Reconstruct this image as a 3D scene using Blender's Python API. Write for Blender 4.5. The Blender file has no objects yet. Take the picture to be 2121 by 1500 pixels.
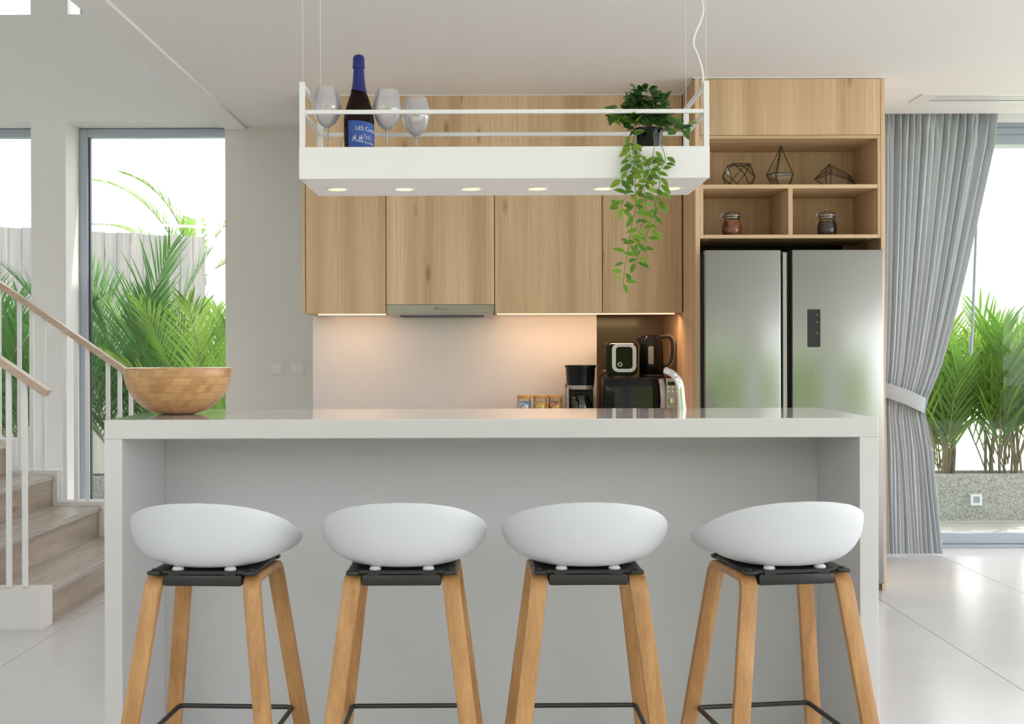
import bpy, bmesh, math, random
from mathutils import Vector, Matrix, Euler
random.seed(7)
S = bpy.context.scene
COL = S.collection
PI = math.pi

# ------------------------------------------------------------------ camera
F = 2400.0                      # focal length in pixels of the 2121 px wide frame
CX, CY = 1020.0, 732.0          # vanishing point of the depth lines
ROLL = 0.0028
EYE = 1.25
cam = bpy.data.cameras.new('camera')
cam_o = bpy.data.objects.new('camera', cam)
COL.objects.link(cam_o)
cam.sensor_width = 36
cam.lens = F / 2121 * 36
cam.shift_x = (1060.5 - CX) / 2121
cam.shift_y = -(750 - CY) / 2121
cam.clip_start = .05
cam.clip_end = 500
cam_o.matrix_world = Matrix.Translation((0, 0, EYE)) @ Euler((PI/2, 0, 0)).to_matrix().to_4x4() @ Matrix.Rotation(-ROLL, 4, 'Z')
S.camera = cam_o

# ------------------------------------------------------------------ sky, sun, exposure
S.view_settings.view_transform = 'Standard'
S.view_settings.look = 'None'
S.view_settings.gamma = 1
S.view_settings.use_curve_mapping = False
S.view_settings.exposure = 0.82
w = bpy.data.worlds.new('sky')
S.world = w
w.use_nodes = True
bg = w.node_tree.nodes['Background']
bg.inputs[0].default_value = (.96, .955, 1.0, 1)
bg.inputs[1].default_value = 2.4
sun = bpy.data.lights.new('sun', 'SUN')
sun_o = bpy.data.objects.new('sun', sun)
COL.objects.link(sun_o)
sun.energy = 2.8
sun.angle = .03
sun.color = (1, .96, .88)
sun_o.rotation_euler = Vector((-.62, -.18, -.78)).to_track_quat('-Z', 'Y').to_euler()


def at(px, py, D):
    """point at distance D that the photograph shows at pixel px, py"""
    dx, dy = px - 1060.5, py - 750
    ux, uy = px - ROLL * dy, py + ROLL * dx
    s = F / D
    return Vector(((ux - CX) / s, D, EYE - (uy - CY) / s))


# ------------------------------------------------------------------ node helpers
def new_mat(name):
    m = bpy.data.materials.new(name)
    m.use_nodes = True
    nt = m.node_tree
    b = nt.nodes['Principled BSDF']
    return m, nt, b


def N(nt, typ, **kw):
    n = nt.nodes.new(typ)
    for k, v in kw.items():
        if k.startswith('i_'):
            key = k[2:]
            key = int(key) if key.isdigit() else key.replace('_', ' ')
            n.inputs[key].default_value = v
        else:
            setattr(n, k, v)
    return n


def L(nt, a, ao, b, bi):
    nt.links.new(a.outputs[ao], b.inputs[bi])


def plain(name, col, rough=.5, metal=0., spec=.5, coat=0., bump=0., bscale=200, vary=0., vscale=3.):
    m, nt, b = new_mat(name)
    b.inputs['Base Color'].default_value = (*col, 1)
    b.inputs['Roughness'].default_value = rough
    b.inputs['Metallic'].default_value = metal
    b.inputs['Specular IOR Level'].default_value = spec
    b.inputs['Coat Weight'].default_value = coat
    tc = N(nt, 'ShaderNodeTexCoord')
    if vary:
        no = N(nt, 'ShaderNodeTexNoise', i_Scale=vscale, i_Detail=4.)
        L(nt, tc, 'Object', no, 'Vector')
        r = N(nt, 'ShaderNodeMapRange', i_1=.3, i_2=.7, i_3=1 - vary, i_4=1 + vary)
        L(nt, no, 'Fac', r, 0)
        mx = N(nt, 'ShaderNodeVectorMath', operation='SCALE')
        mx.inputs[0].default_value = col
        L(nt, r, 0, mx, 'Scale')
        L(nt, mx, 0, b, 'Base Color')
    if bump:
        n2 = N(nt, 'ShaderNodeTexNoise', i_Scale=bscale, i_Detail=3.)
        L(nt, tc, 'Object', n2, 'Vector')
        bp = N(nt, 'ShaderNodeBump', i_Strength=bump, i_Distance=.002)
        L(nt, n2, 'Fac', bp, 'Height')
        L(nt, bp, 0, b, 'Normal')
    return m


def wood(name, light, mid, dark, grain='Z', band=9., fine=130., knots=True, rough=.45, stretch=1.0, contrast=1.0):
    m, nt, b = new_mat(name)
    tc = N(nt, 'ShaderNodeTexCoord')
    oi = N(nt, 'ShaderNodeObjectInfo')
    mul = N(nt, 'ShaderNodeMath', operation='MULTIPLY', i_1=37.)
    L(nt, oi, 'Random', mul, 0)
    add = N(nt, 'ShaderNodeVectorMath', operation='ADD')
    L(nt, tc, 'Object', add, 0)
    L(nt, mul, 0, add, 1)

    def mapped(across, along):
        mp = N(nt, 'ShaderNodeMapping')
        sc = {'Z': (across, across, along), 'X': (along, across, across), 'Y': (across, along, across)}[grain]
        mp.inputs['Scale'].default_value = sc
        L(nt, add, 0, mp, 'Vector')
        return mp
    m1 = mapped(band, .35 * stretch)
    bands = N(nt, 'ShaderNodeTexNoise', i_Scale=1., i_Detail=1.5, i_Roughness=.4, i_Distortion=.3)
    L(nt, m1, 0, bands, 'Vector')
    m2 = mapped(fine, 1.6 * stretch)
    gr = N(nt, 'ShaderNodeTexNoise', i_Scale=1., i_Detail=5., i_Roughness=.65, i_Distortion=.6)
    L(nt, m2, 0, gr, 'Vector')
    r1 = N(nt, 'ShaderNodeValToRGB')
    e = r1.color_ramp.elements
    e[0].position = .5 - .16 / contrast
    e[1].position = .5 + .16 / contrast
    e[0].color = (*mid, 1)
    e[1].color = (*light, 1)
    L(nt, bands, 'Fac', r1, 0)
    r2 = N(nt, 'ShaderNodeMapRange', i_1=.30, i_2=.62, i_3=.80, i_4=1.06)
    L(nt, gr, 'Fac', r2, 0)
    sc = N(nt, 'ShaderNodeVectorMath', operation='SCALE')
    L(nt, r1, 0, sc, 0)
    L(nt, r2, 0, sc, 'Scale')
    last = sc
    if knots:
        m3 = mapped(7.5, 2.1)
        vo = N(nt, 'ShaderNodeTexVoronoi', i_Scale=1.)
        L(nt, m3, 0, vo, 'Vector')
        m4 = mapped(60, 8)
        n4 = N(nt, 'ShaderNodeTexNoise', i_Scale=1., i_Detail=2.)
        L(nt, m4, 0, n4, 'Vector')
        ad = N(nt, 'ShaderNodeMath', operation='MULTIPLY_ADD', i_1=.10)
        L(nt, n4, 'Fac', ad, 0)
        L(nt, vo, 'Distance', ad, 2)
        kr = N(nt, 'ShaderNodeMapRange', i_1=.10, i_2=.20, i_3=.8, i_4=0.)
        L(nt, ad, 0, kr, 0)
        mx = N(nt, 'ShaderNodeMix', data_type='RGBA')
        L(nt, kr, 0, mx, 0)
        L(nt, last, 0, mx, 6)
        mx.inputs[7].default_value = (*dark, 1)
        nt.links.new(mx.outputs[2], b.inputs['Base Color'])
    else:
        L(nt, last, 0, b, 'Base Color')
    b.inputs['Roughness'].default_value = rough
    bp = N(nt, 'ShaderNodeBump', i_Strength=.12, i_Distance=.001)
    L(nt, gr, 'Fac', bp, 'Height')
    L(nt, bp, 0, b, 'Normal')
    return m


def thin_glass(name, tint=(1, 1, 1), gloss=.06, haze=0., haze_col=(.9, .9, .95), rough=.0, edge=.75):
    m, nt, b = new_mat(name)
    out = nt.nodes['Material Output']
    tr = N(nt, 'ShaderNodeBsdfTransparent')
    tr.inputs[0].default_value = (*tint, 1)
    gl = N(nt, 'ShaderNodeBsdfGlossy', i_Roughness=rough)
    lw = N(nt, 'ShaderNodeLayerWeight', i_Blend=.25)
    mr = N(nt, 'ShaderNodeMapRange', i_1=0., i_2=1., i_3=gloss, i_4=edge)
    L(nt, lw, 'Fresnel', mr, 0)
    mx = N(nt, 'ShaderNodeMixShader')
    L(nt, mr, 0, mx, 0)
    L(nt, tr, 0, mx, 1)
    L(nt, gl, 0, mx, 2)
    last = mx
    if haze:
        df = N(nt, 'ShaderNodeBsdfDiffuse')
        df.inputs[0].default_value = (*haze_col, 1)
        m2 = N(nt, 'ShaderNodeMixShader', i_0=haze)
        L(nt, mx, 0, m2, 1)
        L(nt, df, 0, m2, 2)
        last = m2
    L(nt, last, 0, out, 'Surface')
    return m


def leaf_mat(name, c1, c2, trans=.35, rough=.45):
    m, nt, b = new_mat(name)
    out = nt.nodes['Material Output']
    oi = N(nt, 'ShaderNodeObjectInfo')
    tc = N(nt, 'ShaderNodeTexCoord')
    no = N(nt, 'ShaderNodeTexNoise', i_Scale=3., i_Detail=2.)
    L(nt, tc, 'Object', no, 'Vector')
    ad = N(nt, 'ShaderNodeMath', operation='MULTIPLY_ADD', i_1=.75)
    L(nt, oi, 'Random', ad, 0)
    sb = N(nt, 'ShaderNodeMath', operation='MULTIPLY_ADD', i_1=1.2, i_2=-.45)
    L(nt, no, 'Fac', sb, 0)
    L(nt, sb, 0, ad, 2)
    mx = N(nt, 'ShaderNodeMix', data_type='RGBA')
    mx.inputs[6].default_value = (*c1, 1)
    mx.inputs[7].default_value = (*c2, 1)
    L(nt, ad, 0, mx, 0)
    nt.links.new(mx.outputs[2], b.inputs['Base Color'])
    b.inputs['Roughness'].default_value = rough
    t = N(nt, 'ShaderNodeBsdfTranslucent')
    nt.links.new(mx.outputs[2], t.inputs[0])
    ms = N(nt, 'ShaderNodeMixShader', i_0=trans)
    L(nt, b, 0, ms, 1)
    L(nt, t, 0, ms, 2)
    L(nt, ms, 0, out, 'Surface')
    return m


def emis(name, col, strength):
    m, nt, b = new_mat(name)
    b.inputs['Base Color'].default_value = (*col, 1)
    b.inputs['Emission Color'].default_value = (*col, 1)
    b.inputs['Emission Strength'].default_value = strength
    return m


M = {}
M['wall'] = plain('wall_paint', (.80, .79, .775), .75, bump=.05, bscale=300)
M['wallwarm'] = plain('wall_paint_beige', (.80, .775, .74), .75, bump=.05, bscale=300)
M['ceil'] = plain('ceiling_paint', (.88, .865, .85), .8)
M['tile'] = plain('floor_tile', (.72, .715, .72), .22, vary=.05, vscale=1.6, bump=.03, bscale=20)
M['grout'] = plain('grout', (.52, .51, .50), .8)
M['quartz'] = plain('quartz', (.72, .71, .72), .07, coat=.3)
M['quartzfront'] = plain('quartz_satin', (.70, .695, .70), .35)
M['panel'] = plain('island_panel', (.64, .645, .655), .55)
M['oak'] = wood('oak_veneer', (.80, .575, .355), (.61, .405, .23), (.26, .145, .07))
M['oakh'] = wood('oak_veneer_horizontal', (.78, .56, .34), (.65, .44, .25), (.22, .12, .055), grain='X', knots=False)
M['oaky'] = wood('oak_veneer_depth', (.60, .42, .25), (.50, .335, .19), (.22, .12, .055), grain='Y', knots=False)
M['oakedge'] = plain('oak_edge', (.74, .53, .33), .5, vary=.05, vscale=20)
M['leg'] = wood('stool_oak', (.56, .30, .12), (.43, .215, .075), (.2, .09, .03), band=30., fine=160., knots=False, stretch=.45, rough=.4)
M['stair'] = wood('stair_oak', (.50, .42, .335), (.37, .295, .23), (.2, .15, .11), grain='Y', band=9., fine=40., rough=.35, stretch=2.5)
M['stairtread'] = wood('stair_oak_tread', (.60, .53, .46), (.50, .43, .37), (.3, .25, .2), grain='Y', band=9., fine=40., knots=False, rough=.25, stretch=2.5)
M['rail'] = wood('handrail_oak', (.62, .48, .37), (.54, .40, .30), (.3, .2, .12), grain='X', band=30., fine=120., knots=False)
M['white'] = plain('white_paint', (.84, .84, .84), .4)
M['whitemetal'] = plain('white_powder_coat', (.86, .86, .86), .35)
M['lampwhite'] = plain('lamp_white', (.93, .93, .925), .4)
M['shell'] = plain('white_plastic', (.67, .69, .735), .42)
M['black'] = plain('black_plastic', (.012, .012, .013), .38)
M['blackgloss'] = plain('black_gloss', (.008, .008, .009), .10, spec=.25)
M['blackmetal'] = plain('black_metal', (.01, .01, .01), .35, spec=.6)
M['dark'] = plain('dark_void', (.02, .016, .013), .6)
M['chrome'] = plain('chrome', (.85, .85, .87), .06, metal=1)
M['silver'] = plain('silver_plastic', (.46, .45, .44), .32, metal=.6)
M['alu'] = plain('grey_aluminium', (.40, .45, .52), .4, metal=.2)
M['aludark'] = plain('dark_gasket', (.05, .06, .09), .5)
M['granite'] = plain('granite', (.40, .40, .37), .8, vary=.45, vscale=90, bump=.3, bscale=150)
M['patio'] = plain('patio_stone', (.50, .50, .46), .8, vary=.12, vscale=60)
M['soil'] = plain('soil', (.05, .035, .025), .95, vary=.4, vscale=30)
M['lawn'] = plain('lawn', (.33, .37, .24), .9, vary=.3, vscale=2)
M['hill'] = plain('hill_forest_haze', (.27, .31, .25), .95, vary=.55, vscale=.35, bump=.5, bscale=1)  # distance haze put into the pale forest colour
M['splashshade'] = plain('shaded_taupe_splash', (.36, .285, .225), .16)  # brown holds the recess shade and warm light in its colour
M['splash'] = plain('splash_panel', (.66, .64, .64), .25)
M['glass'] = thin_glass('window_glass', (.97, .985, .98), .006, edge=.35)
M['wineglass'] = thin_glass('wine_glass', (.97, .97, .99), .12, haze=.20, haze_col=(.95, .95, 1.0))
M['stemglass'] = thin_glass('stem_glass', (.85, .87, .88), .15, haze=.35, haze_col=(.75, .76, .78))
M['smoke'] = thin_glass('terrarium_glass', (.95, .95, .90), .05)
M['jarglass'] = thin_glass('jar_glass', (.97, .97, .96), .05)
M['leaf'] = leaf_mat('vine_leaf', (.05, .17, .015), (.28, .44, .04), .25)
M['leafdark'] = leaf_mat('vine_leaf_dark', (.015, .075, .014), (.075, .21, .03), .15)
M['leafedge'] = leaf_mat('vine_leaf_edge', (.30, .40, .10), (.40, .50, .12), .25)
M['stem'] = plain('vine_stem', (.16, .20, .08), .6)
M['palm'] = leaf_mat('palm_leaf', (.035, .11, .03), (.10, .24, .045), .35)
M['palmbright'] = leaf_mat('palm_leaf_bright', (.08, .20, .025), (.26, .42, .06), .45)
M['cane'] = plain('palm_cane', (.20, .17, .09), .7, vary=.3, vscale=20)
M['fence'] = wood('weathered_timber', (.38, .36, .345), (.28, .275, .28), (.2, .17, .14), band=9., fine=60., knots=True, rough=.9)
M['curtain'] = None
M['wine'] = plain('wine_glass_dark', (.012, .003, .002), .16, spec=.15)
M['foil'] = plain('blue_foil', (.018, .028, .19), .3, metal=.25, bump=.3, bscale=60)
M['label'] = plain('blue_label', (.03, .10, .42), .45)
M['print'] = plain('white_print', (.80, .82, .85), .5)
M['printgrey'] = plain('grey_print', (.03, .03, .03), .5)
M['lens'] = emis('lamp_lens', (1.0, .78, .42), .70)
M['led'] = emis('led_strip', (1.0, .72, .38), 1.3)
M['display'] = plain('display', (.01, .012, .012), .1)
M['cork'] = plain('bamboo_lid', (.55, .30, .11), .5, vary=.1, vscale=40)
M['slot'] = plain('slot_dark', (.10, .12, .13), .7)


def steel():
    m, nt, b = new_mat('brushed_steel')
    b.inputs['Metallic'].default_value = .92
    b.inputs['Roughness'].default_value = .30
    b.inputs['Base Color'].default_value = (.335, .345, .33, 1)
    tc = N(nt, 'ShaderNodeTexCoord')
    mp = N(nt, 'ShaderNodeMapping')
    mp.inputs['Scale'].default_value = (300, 300, 3)
    L(nt, tc, 'Object', mp, 'Vector')
    no = N(nt, 'ShaderNodeTexNoise', i_Scale=1., i_Detail=2.)
    L(nt, mp, 0, no, 'Vector')
    r = N(nt, 'ShaderNodeMapRange', i_3=.17, i_4=.26)
    L(nt, no, 'Fac', r, 0)
    L(nt, r, 0, b, 'Roughness')
    return m


def fabric():
    m, nt, b = new_mat('linen_curtain')
    tc = N(nt, 'ShaderNodeTexCoord')
    outs = []
    for sc in ((900, 900, 60), (60, 60, 900)):
        mp = N(nt, 'ShaderNodeMapping')
        mp.inputs['Scale'].default_value = sc
        L(nt, tc, 'Object', mp, 'Vector')
        no = N(nt, 'ShaderNodeTexNoise', i_Scale=1., i_Detail=2.)
        L(nt, mp, 0, no, 'Vector')
        outs.append(no)
    ad = N(nt, 'ShaderNodeMath', operation='ADD')
    L(nt, outs[0], 'Fac', ad, 0)
    L(nt, outs[1], 'Fac', ad, 1)
    r = N(nt, 'ShaderNodeMapRange', i_1=.75, i_2=1.25, i_3=.85, i_4=1.12)
    L(nt, ad, 0, r, 0)
    sc = N(nt, 'ShaderNodeVectorMath', operation='SCALE')
    sc.inputs[0].default_value = (.56, .60, .645)
    L(nt, r, 0, sc, 'Scale')
    L(nt, sc, 0, b, 'Base Color')
    b.inputs['Roughness'].default_value = .9
    b.inputs['Sheen Weight'].default_value = .3
    out = nt.nodes['Material Output']
    t = N(nt, 'ShaderNodeBsdfTranslucent')
    L(nt, sc, 0, t, 0)
    ms = N(nt, 'ShaderNodeMixShader', i_0=.2)
    L(nt, b, 0, ms, 1)
    L(nt, t, 0, ms, 2)
    L(nt, ms, 0, out, 'Surface')
    return m


def bamboo():
    m, nt, b = new_mat('bamboo_blocks')
    tc = N(nt, 'ShaderNodeTexCoord')
    sp = N(nt, 'ShaderNodeSeparateXYZ')
    L(nt, tc, 'Object', sp, 0)
    at2 = N(nt, 'ShaderNodeMath', operation='ARCTAN2')
    L(nt, sp, 'Y', at2, 0)
    L(nt, sp, 'X', at2, 1)
    cb = N(nt, 'ShaderNodeCombineXYZ')
    mu = N(nt, 'ShaderNodeMath', operation='MULTIPLY', i_1=1.)
    L(nt, at2, 0, mu, 0)
    # blocks lean lower down the bowl
    pw = N(nt, 'ShaderNodeMath', operation='MULTIPLY_ADD', i_1=-2.5)
    L(nt, sp, 'Z', pw, 0)
    L(nt, mu, 0, pw, 2)
    L(nt, pw, 0, cb, 'X')
    L(nt, sp, 'Z', cb, 'Y')
    br = N(nt, 'ShaderNodeTexBrick')
    br.offset = .37
    br.inputs['Color1'].default_value = (.62, .36, .15, 1)
    br.inputs['Color2'].default_value = (.42, .20, .07, 1)
    br.inputs['Mortar'].default_value = (.34, .17, .06, 1)
    br.inputs['Scale'].default_value = 1.
    br.inputs['Mortar Size'].default_value = .0005
    br.inputs['Brick Width'].default_value = .16
    br.inputs['Row Height'].default_value = .0235
    br.inputs['Bias'].default_value = -.25
    L(nt, cb, 0, br, 'Vector')
    mp = N(nt, 'ShaderNodeMapping')
    mp.inputs['Scale'].default_value = (14, 14, 90)
    L(nt, tc, 'Object', mp, 'Vector')
    no = N(nt, 'ShaderNodeTexNoise', i_Scale=1., i_Detail=4.)
    L(nt, mp, 0, no, 'Vector')
    r = N(nt, 'ShaderNodeMapRange', i_1=.3, i_2=.7, i_3=.88, i_4=1.1)
    L(nt, no, 'Fac', r, 0)
    sc = N(nt, 'ShaderNodeVectorMath', operation='SCALE')
    L(nt, br, 'Color', sc, 0)
    L(nt, r, 0, sc, 'Scale')
    L(nt, sc, 0, b, 'Base Color')
    b.inputs['Roughness'].default_value = .28
    b.inputs['Coat Weight'].default_value = .3
    return m


def speckle(name, cols, scale):
    m, nt, b = new_mat(name)
    tc = N(nt, 'ShaderNodeTexCoord')
    vo = N(nt, 'ShaderNodeTexVoronoi', i_Scale=scale)
    L(nt, tc, 'Object', vo, 'Vector')
    sx = N(nt, 'ShaderNodeSeparateXYZ')
    L(nt, vo, 'Color', sx, 0)
    r = N(nt, 'ShaderNodeValToRGB')
    r.color_ramp.interpolation = 'CONSTANT'
    e = r.color_ramp.elements
    while len(e) < len(cols):
        e.new(.5)
    for i, c in enumerate(cols):
        e[i].position = i / len(cols)
        e[i].color = (*c, 1)
    L(nt, sx, 0, r, 0)
    L(nt, r, 0, b, 'Base Color')
    b.inputs['Roughness'].default_value = .5
    return m


M['steel'] = steel()
M['steelhood'] = plain('hood_steel_reflect', (.36, .325, .30), .33, metal=.85)  # warm reflections of the kitchen put into the steel colour
M['curtain'] = fabric()
M['bamboo'] = bamboo()
M['bluewhite'] = speckle('blue_white_packets', ((.75, .80, .84), (.12, .25, .42), (.80, .82, .84), (.35, .50, .62)), 90)
M['yellow'] = speckle('yellow_packets', ((.85, .55, .05), (.90, .62, .08), (.80, .42, .03), (.86, .75, .5)), 60)
M['redyellow'] = speckle('red_yellow_packets', ((.55, .05, .05), (.82, .55, .06), (.40, .04, .06), (.7, .6, .55)), 50)
M['orange'] = speckle('dried_slices', ((.34, .09, .03), (.46, .14, .05), (.15, .05, .03), (.28, .09, .04)), 45)
M['beans'] = speckle('dark_beans', ((.02, .018, .02), (.03, .026, .03), (.012, .012, .015), (.06, .055, .06)), 120)

# ------------------------------------------------------------------ mesh helpers
WL = {}
# The island group (island, stools, lamp and what stands on them) is laid out in a 1.2x frame about the eye point
# and brought to real size here; XF maps its coordinates to metres in the room.
KN = 1.2
XF_ON = False


def XF(p):
    p = Vector(p)
    return Vector((p.x/KN, p.y/KN, EYE-(EYE-p.z)/KN)) if XF_ON else p




def thing(name, label, cat, loc, group=None):
    o = bpy.data.objects.new(name, None)
    o.empty_display_size = .1
    COL.objects.link(o)
    loc = XF(loc)
    o.location = loc
    WL[o.name] = Vector(loc)
    o['label'] = label
    o['category'] = cat
    if group:
        o['group'] = group
    return o


def mk(name, bm, mats, parent=None, loc=None, smooth=True, label=None, cat=None, group=None, kind=None):
    if not isinstance(mats, (list, tuple)):
        mats = [mats]
    if XF_ON:
        for v in bm.verts:
            v.co = XF(v.co)
        loc = XF(loc) if loc is not None else None
    if parent is not None:
        off = WL[parent.name]
    elif loc is not None:
        off = Vector(loc)
    else:
        xs = [v.co for v in bm.verts]
        off = Vector(((min(v.x for v in xs) + max(v.x for v in xs)) / 2, (min(v.y for v in xs) + max(v.y for v in xs)) / 2, min(v.z for v in xs)))
    bmesh.ops.translate(bm, verts=bm.verts, vec=-off)
    if smooth:
        for f in bm.faces:
            f.smooth = True
        for e in bm.edges:
            if len(e.link_faces) == 2 and e.calc_face_angle(0) > .62:
                e.smooth = False
    me = bpy.data.meshes.new(name)
    bm.to_mesh(me)
    bm.free()
    for mt in mats:
        me.materials.append(mt)
    o = bpy.data.objects.new(name, me)
    COL.objects.link(o)
    if parent is not None:
        o.parent = parent
        WL[o.name] = WL[parent.name].copy()
    else:
        o.location = off
        WL[o.name] = off.copy()
    for k, v in (('label', label), ('category', cat), ('group', group), ('kind', kind)):
        if v:
            o[k] = v
    return o


def B():
    return bmesh.new()


def box(bm, x0, x1, y0, y1, z0, z1, bev=0., mat=0, seg=1):
    co = [(x, y, z) for x in (x0, x1) for y in (y0, y1) for z in (z0, z1)]
    v = [bm.verts.new(c) for c in co]
    fs = []
    for idx in ((0, 1, 3, 2), (4, 6, 7, 5), (0, 4, 5, 1), (2, 3, 7, 6), (0, 2, 6, 4), (1, 5, 7, 3)):
        f = bm.faces.new([v[i] for i in idx])
        f.material_index = mat
        fs.append(f)
    if bev:
        es = {e for f in fs for e in f.edges}
        bmesh.ops.bevel(bm, geom=list(es), offset=bev, segments=seg, affect='EDGES', profile=.5)
    return bm


def frames(pts, closed=False, up=None):
    n = len(pts)
    T = []
    for i in range(n):
        a = pts[i - 1] if (i or closed) else pts[0]
        b = pts[(i + 1) % n] if (i < n - 1 or closed) else pts[-1]
        t = (b - a)
        T.append(t.normalized() if t.length > 1e-9 else Vector((0, 0, 1)))
    if up is None:
        up = Vector((0, 0, 1)) if abs(T[0].z) < .9 else Vector((1, 0, 0))
    u = (up - T[0] * up.dot(T[0])).normalized()
    R = []
    for t in T:
        u = (u - t * u.dot(t))
        u = u.normalized() if u.length > 1e-6 else t.orthogonal().normalized()
        R.append((t, u, t.cross(u)))
    return R


def tube(bm, pts, r, seg=8, closed=False, mat=0):
    pts = [Vector(p) for p in pts]
    R = frames(pts, closed)
    rs = r if isinstance(r, (list, tuple)) else [r] * len(pts)
    rings = []
    for p, (t, u, v), rr in zip(pts, R, rs):
        rings.append([bm.verts.new(p + (u * math.cos(2*PI*k/seg) + v * math.sin(2*PI*k/seg)) * rr) for k in range(seg)])
    m = len(rings)
    for i in range(m if closed else m - 1):
        a, b = rings[i], rings[(i + 1) % m]
        for k in range(seg):
            f = bm.faces.new((a[k], a[(k+1) % seg], b[(k+1) % seg], b[k]))
            f.material_index = mat
    if not closed:
        bm.faces.new(rings[0][::-1]).material_index = mat
        bm.faces.new(rings[-1]).material_index = mat
    return bm


def sweep(bm, pts, section, waxis, closed=False, mat=0):
    """sweep a polygon section (list of (w, t)) along pts; w runs along waxis"""
    pts = [Vector(p) for p in pts]
    wa = Vector(waxis)
    n = len(pts)
    rings = []
    for i, p in enumerate(pts):
        a = pts[i-1] if (i or closed) else pts[0]
        b = pts[(i+1) % n] if (i < n-1 or closed) else pts[-1]
        t = (b - a).normalized()
        W = (wa - t * wa.dot(t)).normalized()
        T = t.cross(W)
        rings.append([bm.verts.new(p + W * s[0] + T * s[1]) for s in section])
    k = len(section)
    for i in range(n if closed else n-1):
        a, b = rings[i], rings[(i+1) % n]
        for j in range(k):
            bm.faces.new((a[j], a[(j+1) % k], b[(j+1) % k], b[j])).material_index = mat
    if not closed:
        bm.faces.new(rings[0][::-1]).material_index = mat
        bm.faces.new(rings[-1]).material_index = mat
    bmesh.ops.recalc_face_normals(bm, faces=bm.faces)
    return bm


def rrect(w, h, r, n=4):
    out = []
    for cx, cy, a0 in ((w/2-r, h/2-r, 0), (-w/2+r, h/2-r, 90), (-w/2+r, -h/2+r, 180), (w/2-r, -h/2+r, 270)):
        for i in range(n+1):
            a = math.radians(a0 + 90*i/n)
            out.append((cx + r*math.cos(a), cy + r*math.sin(a)))
    return out


def lathe(bm, prof, cx, cy, seg=32, mat=0, sx=1., sy=1.):
    rings = []
    for r, z in prof:
        if r < 1e-6:
            rings.append([bm.verts.new((cx, cy, z))])
        else:
            rings.append([bm.verts.new((cx + sx*r*math.cos(2*PI*k/seg), cy + sy*r*math.sin(2*PI*k/seg), z)) for k in range(seg)])
    for a, b in zip(rings, rings[1:]):
        for k in range(seg):
            k2 = (k+1) % seg
            if len(a) == 1 and len(b) == 1:
                continue
            if len(a) == 1:
                f = bm.faces.new((a[0], b[k2], b[k]))
            elif len(b) == 1:
                f = bm.faces.new((a[k], a[k2], b[0]))
            else:
                f = bm.faces.new((a[k], a[k2], b[k2], b[k]))
            f.material_index = mat
    bmesh.ops.recalc_face_normals(bm, faces=bm.faces)
    return bm


def extrude_xz(bm, pts, y0, y1, mat=0):
    """closed outline in x,z extruded from y0 (camera side) to y1"""
    a = [bm.verts.new((p[0], y0, p[1])) for p in pts]
    b = [bm.verts.new((p[0], y1, p[1])) for p in pts]
    n = len(pts)
    bm.faces.new(a).material_index = mat
    bm.faces.new(b[::-1]).material_index = mat
    for i in range(n):
        bm.faces.new((a[i], b[i], b[(i+1) % n], a[(i+1) % n])).material_index = mat
    bmesh.ops.recalc_face_normals(bm, faces=bm.faces)
    return bm


def ring_xz(bm, outer, inner, y0, y1, mat=0):
    n = len(outer)
    V = [[bm.verts.new((p[0], y, p[1])) for p in pl] for pl in (outer, inner) for y in (y0, y1)]
    oa, ob, ia, ib = V
    for i in range(n):
        j = (i+1) % n
        for q in ((oa[i], oa[j], ia[j], ia[i]), (ob[i], ib[i], ib[j], ob[j]), (oa[i], ob[i], ob[j], oa[j]), (ia[i], ia[j], ib[j], ib[i])):
            bm.faces.new(q).material_index = mat
    bmesh.ops.recalc_face_normals(bm, faces=bm.faces)
    return bm


def copy_tree(o, parent=None):
    c = o.copy()
    COL.objects.link(c)
    if parent is not None:
        c.parent = parent
    WL[c.name] = WL[o.name].copy()
    for ch in list(o.children):
        copy_tree(ch, c)
    return c


def spline(pts, n=8):
    """Catmull-Rom through points"""
    P = [Vector(p) for p in pts]
    P = [P[0]*2 - P[1]] + P + [P[-1]*2 - P[-2]]
    out = []
    for i in range(1, len(P)-2):
        for k in range(n):
            t = k/n
            a, b, c, d = P[i-1], P[i], P[i+1], P[i+2]
            out.append(.5*((2*b) + (c-a)*t + (2*a-5*b+4*c-d)*t*t + (3*b-a-3*c+d)*t**3))
    out.append(P[-2])
    return out


def text_mesh(txt, size, extrude=.0004):
    cu = bpy.data.curves.new('lettering', 'FONT')
    cu.body = txt
    cu.size = size
    cu.extrude = extrude
    cu.align_x = 'CENTER'
    ob = bpy.data.objects.new('lettering', cu)
    COL.objects.link(ob)
    dg = bpy.context.evaluated_depsgraph_get()
    me = bpy.data.meshes.new_from_object(ob.evaluated_get(dg))
    bm = bmesh.new()
    bm.from_mesh(me)
    bpy.data.objects.remove(ob)
    bpy.data.curves.remove(cu)
    bpy.data.meshes.remove(me)
    for f in bm.faces:
        f.material_index = 0
    return bm          # in x, y; depth in z


# ------------------------------------------------------------------ room shell
CZ = 2.695          # kitchen ceiling
YW = 7.38           # back wall, room side
YB = -3.0           # rear edge of the room behind the camera
XL, XR = -4.6, 4.7
VZ = 5.6            # ceiling over the stair void


def struct(name, bm, mat, parent=None, smooth=False, label=None):
    o = mk(name, bm, mat, parent, smooth=smooth, label=label)
    if parent is None:
        o['kind'] = 'structure'
    return o


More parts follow.
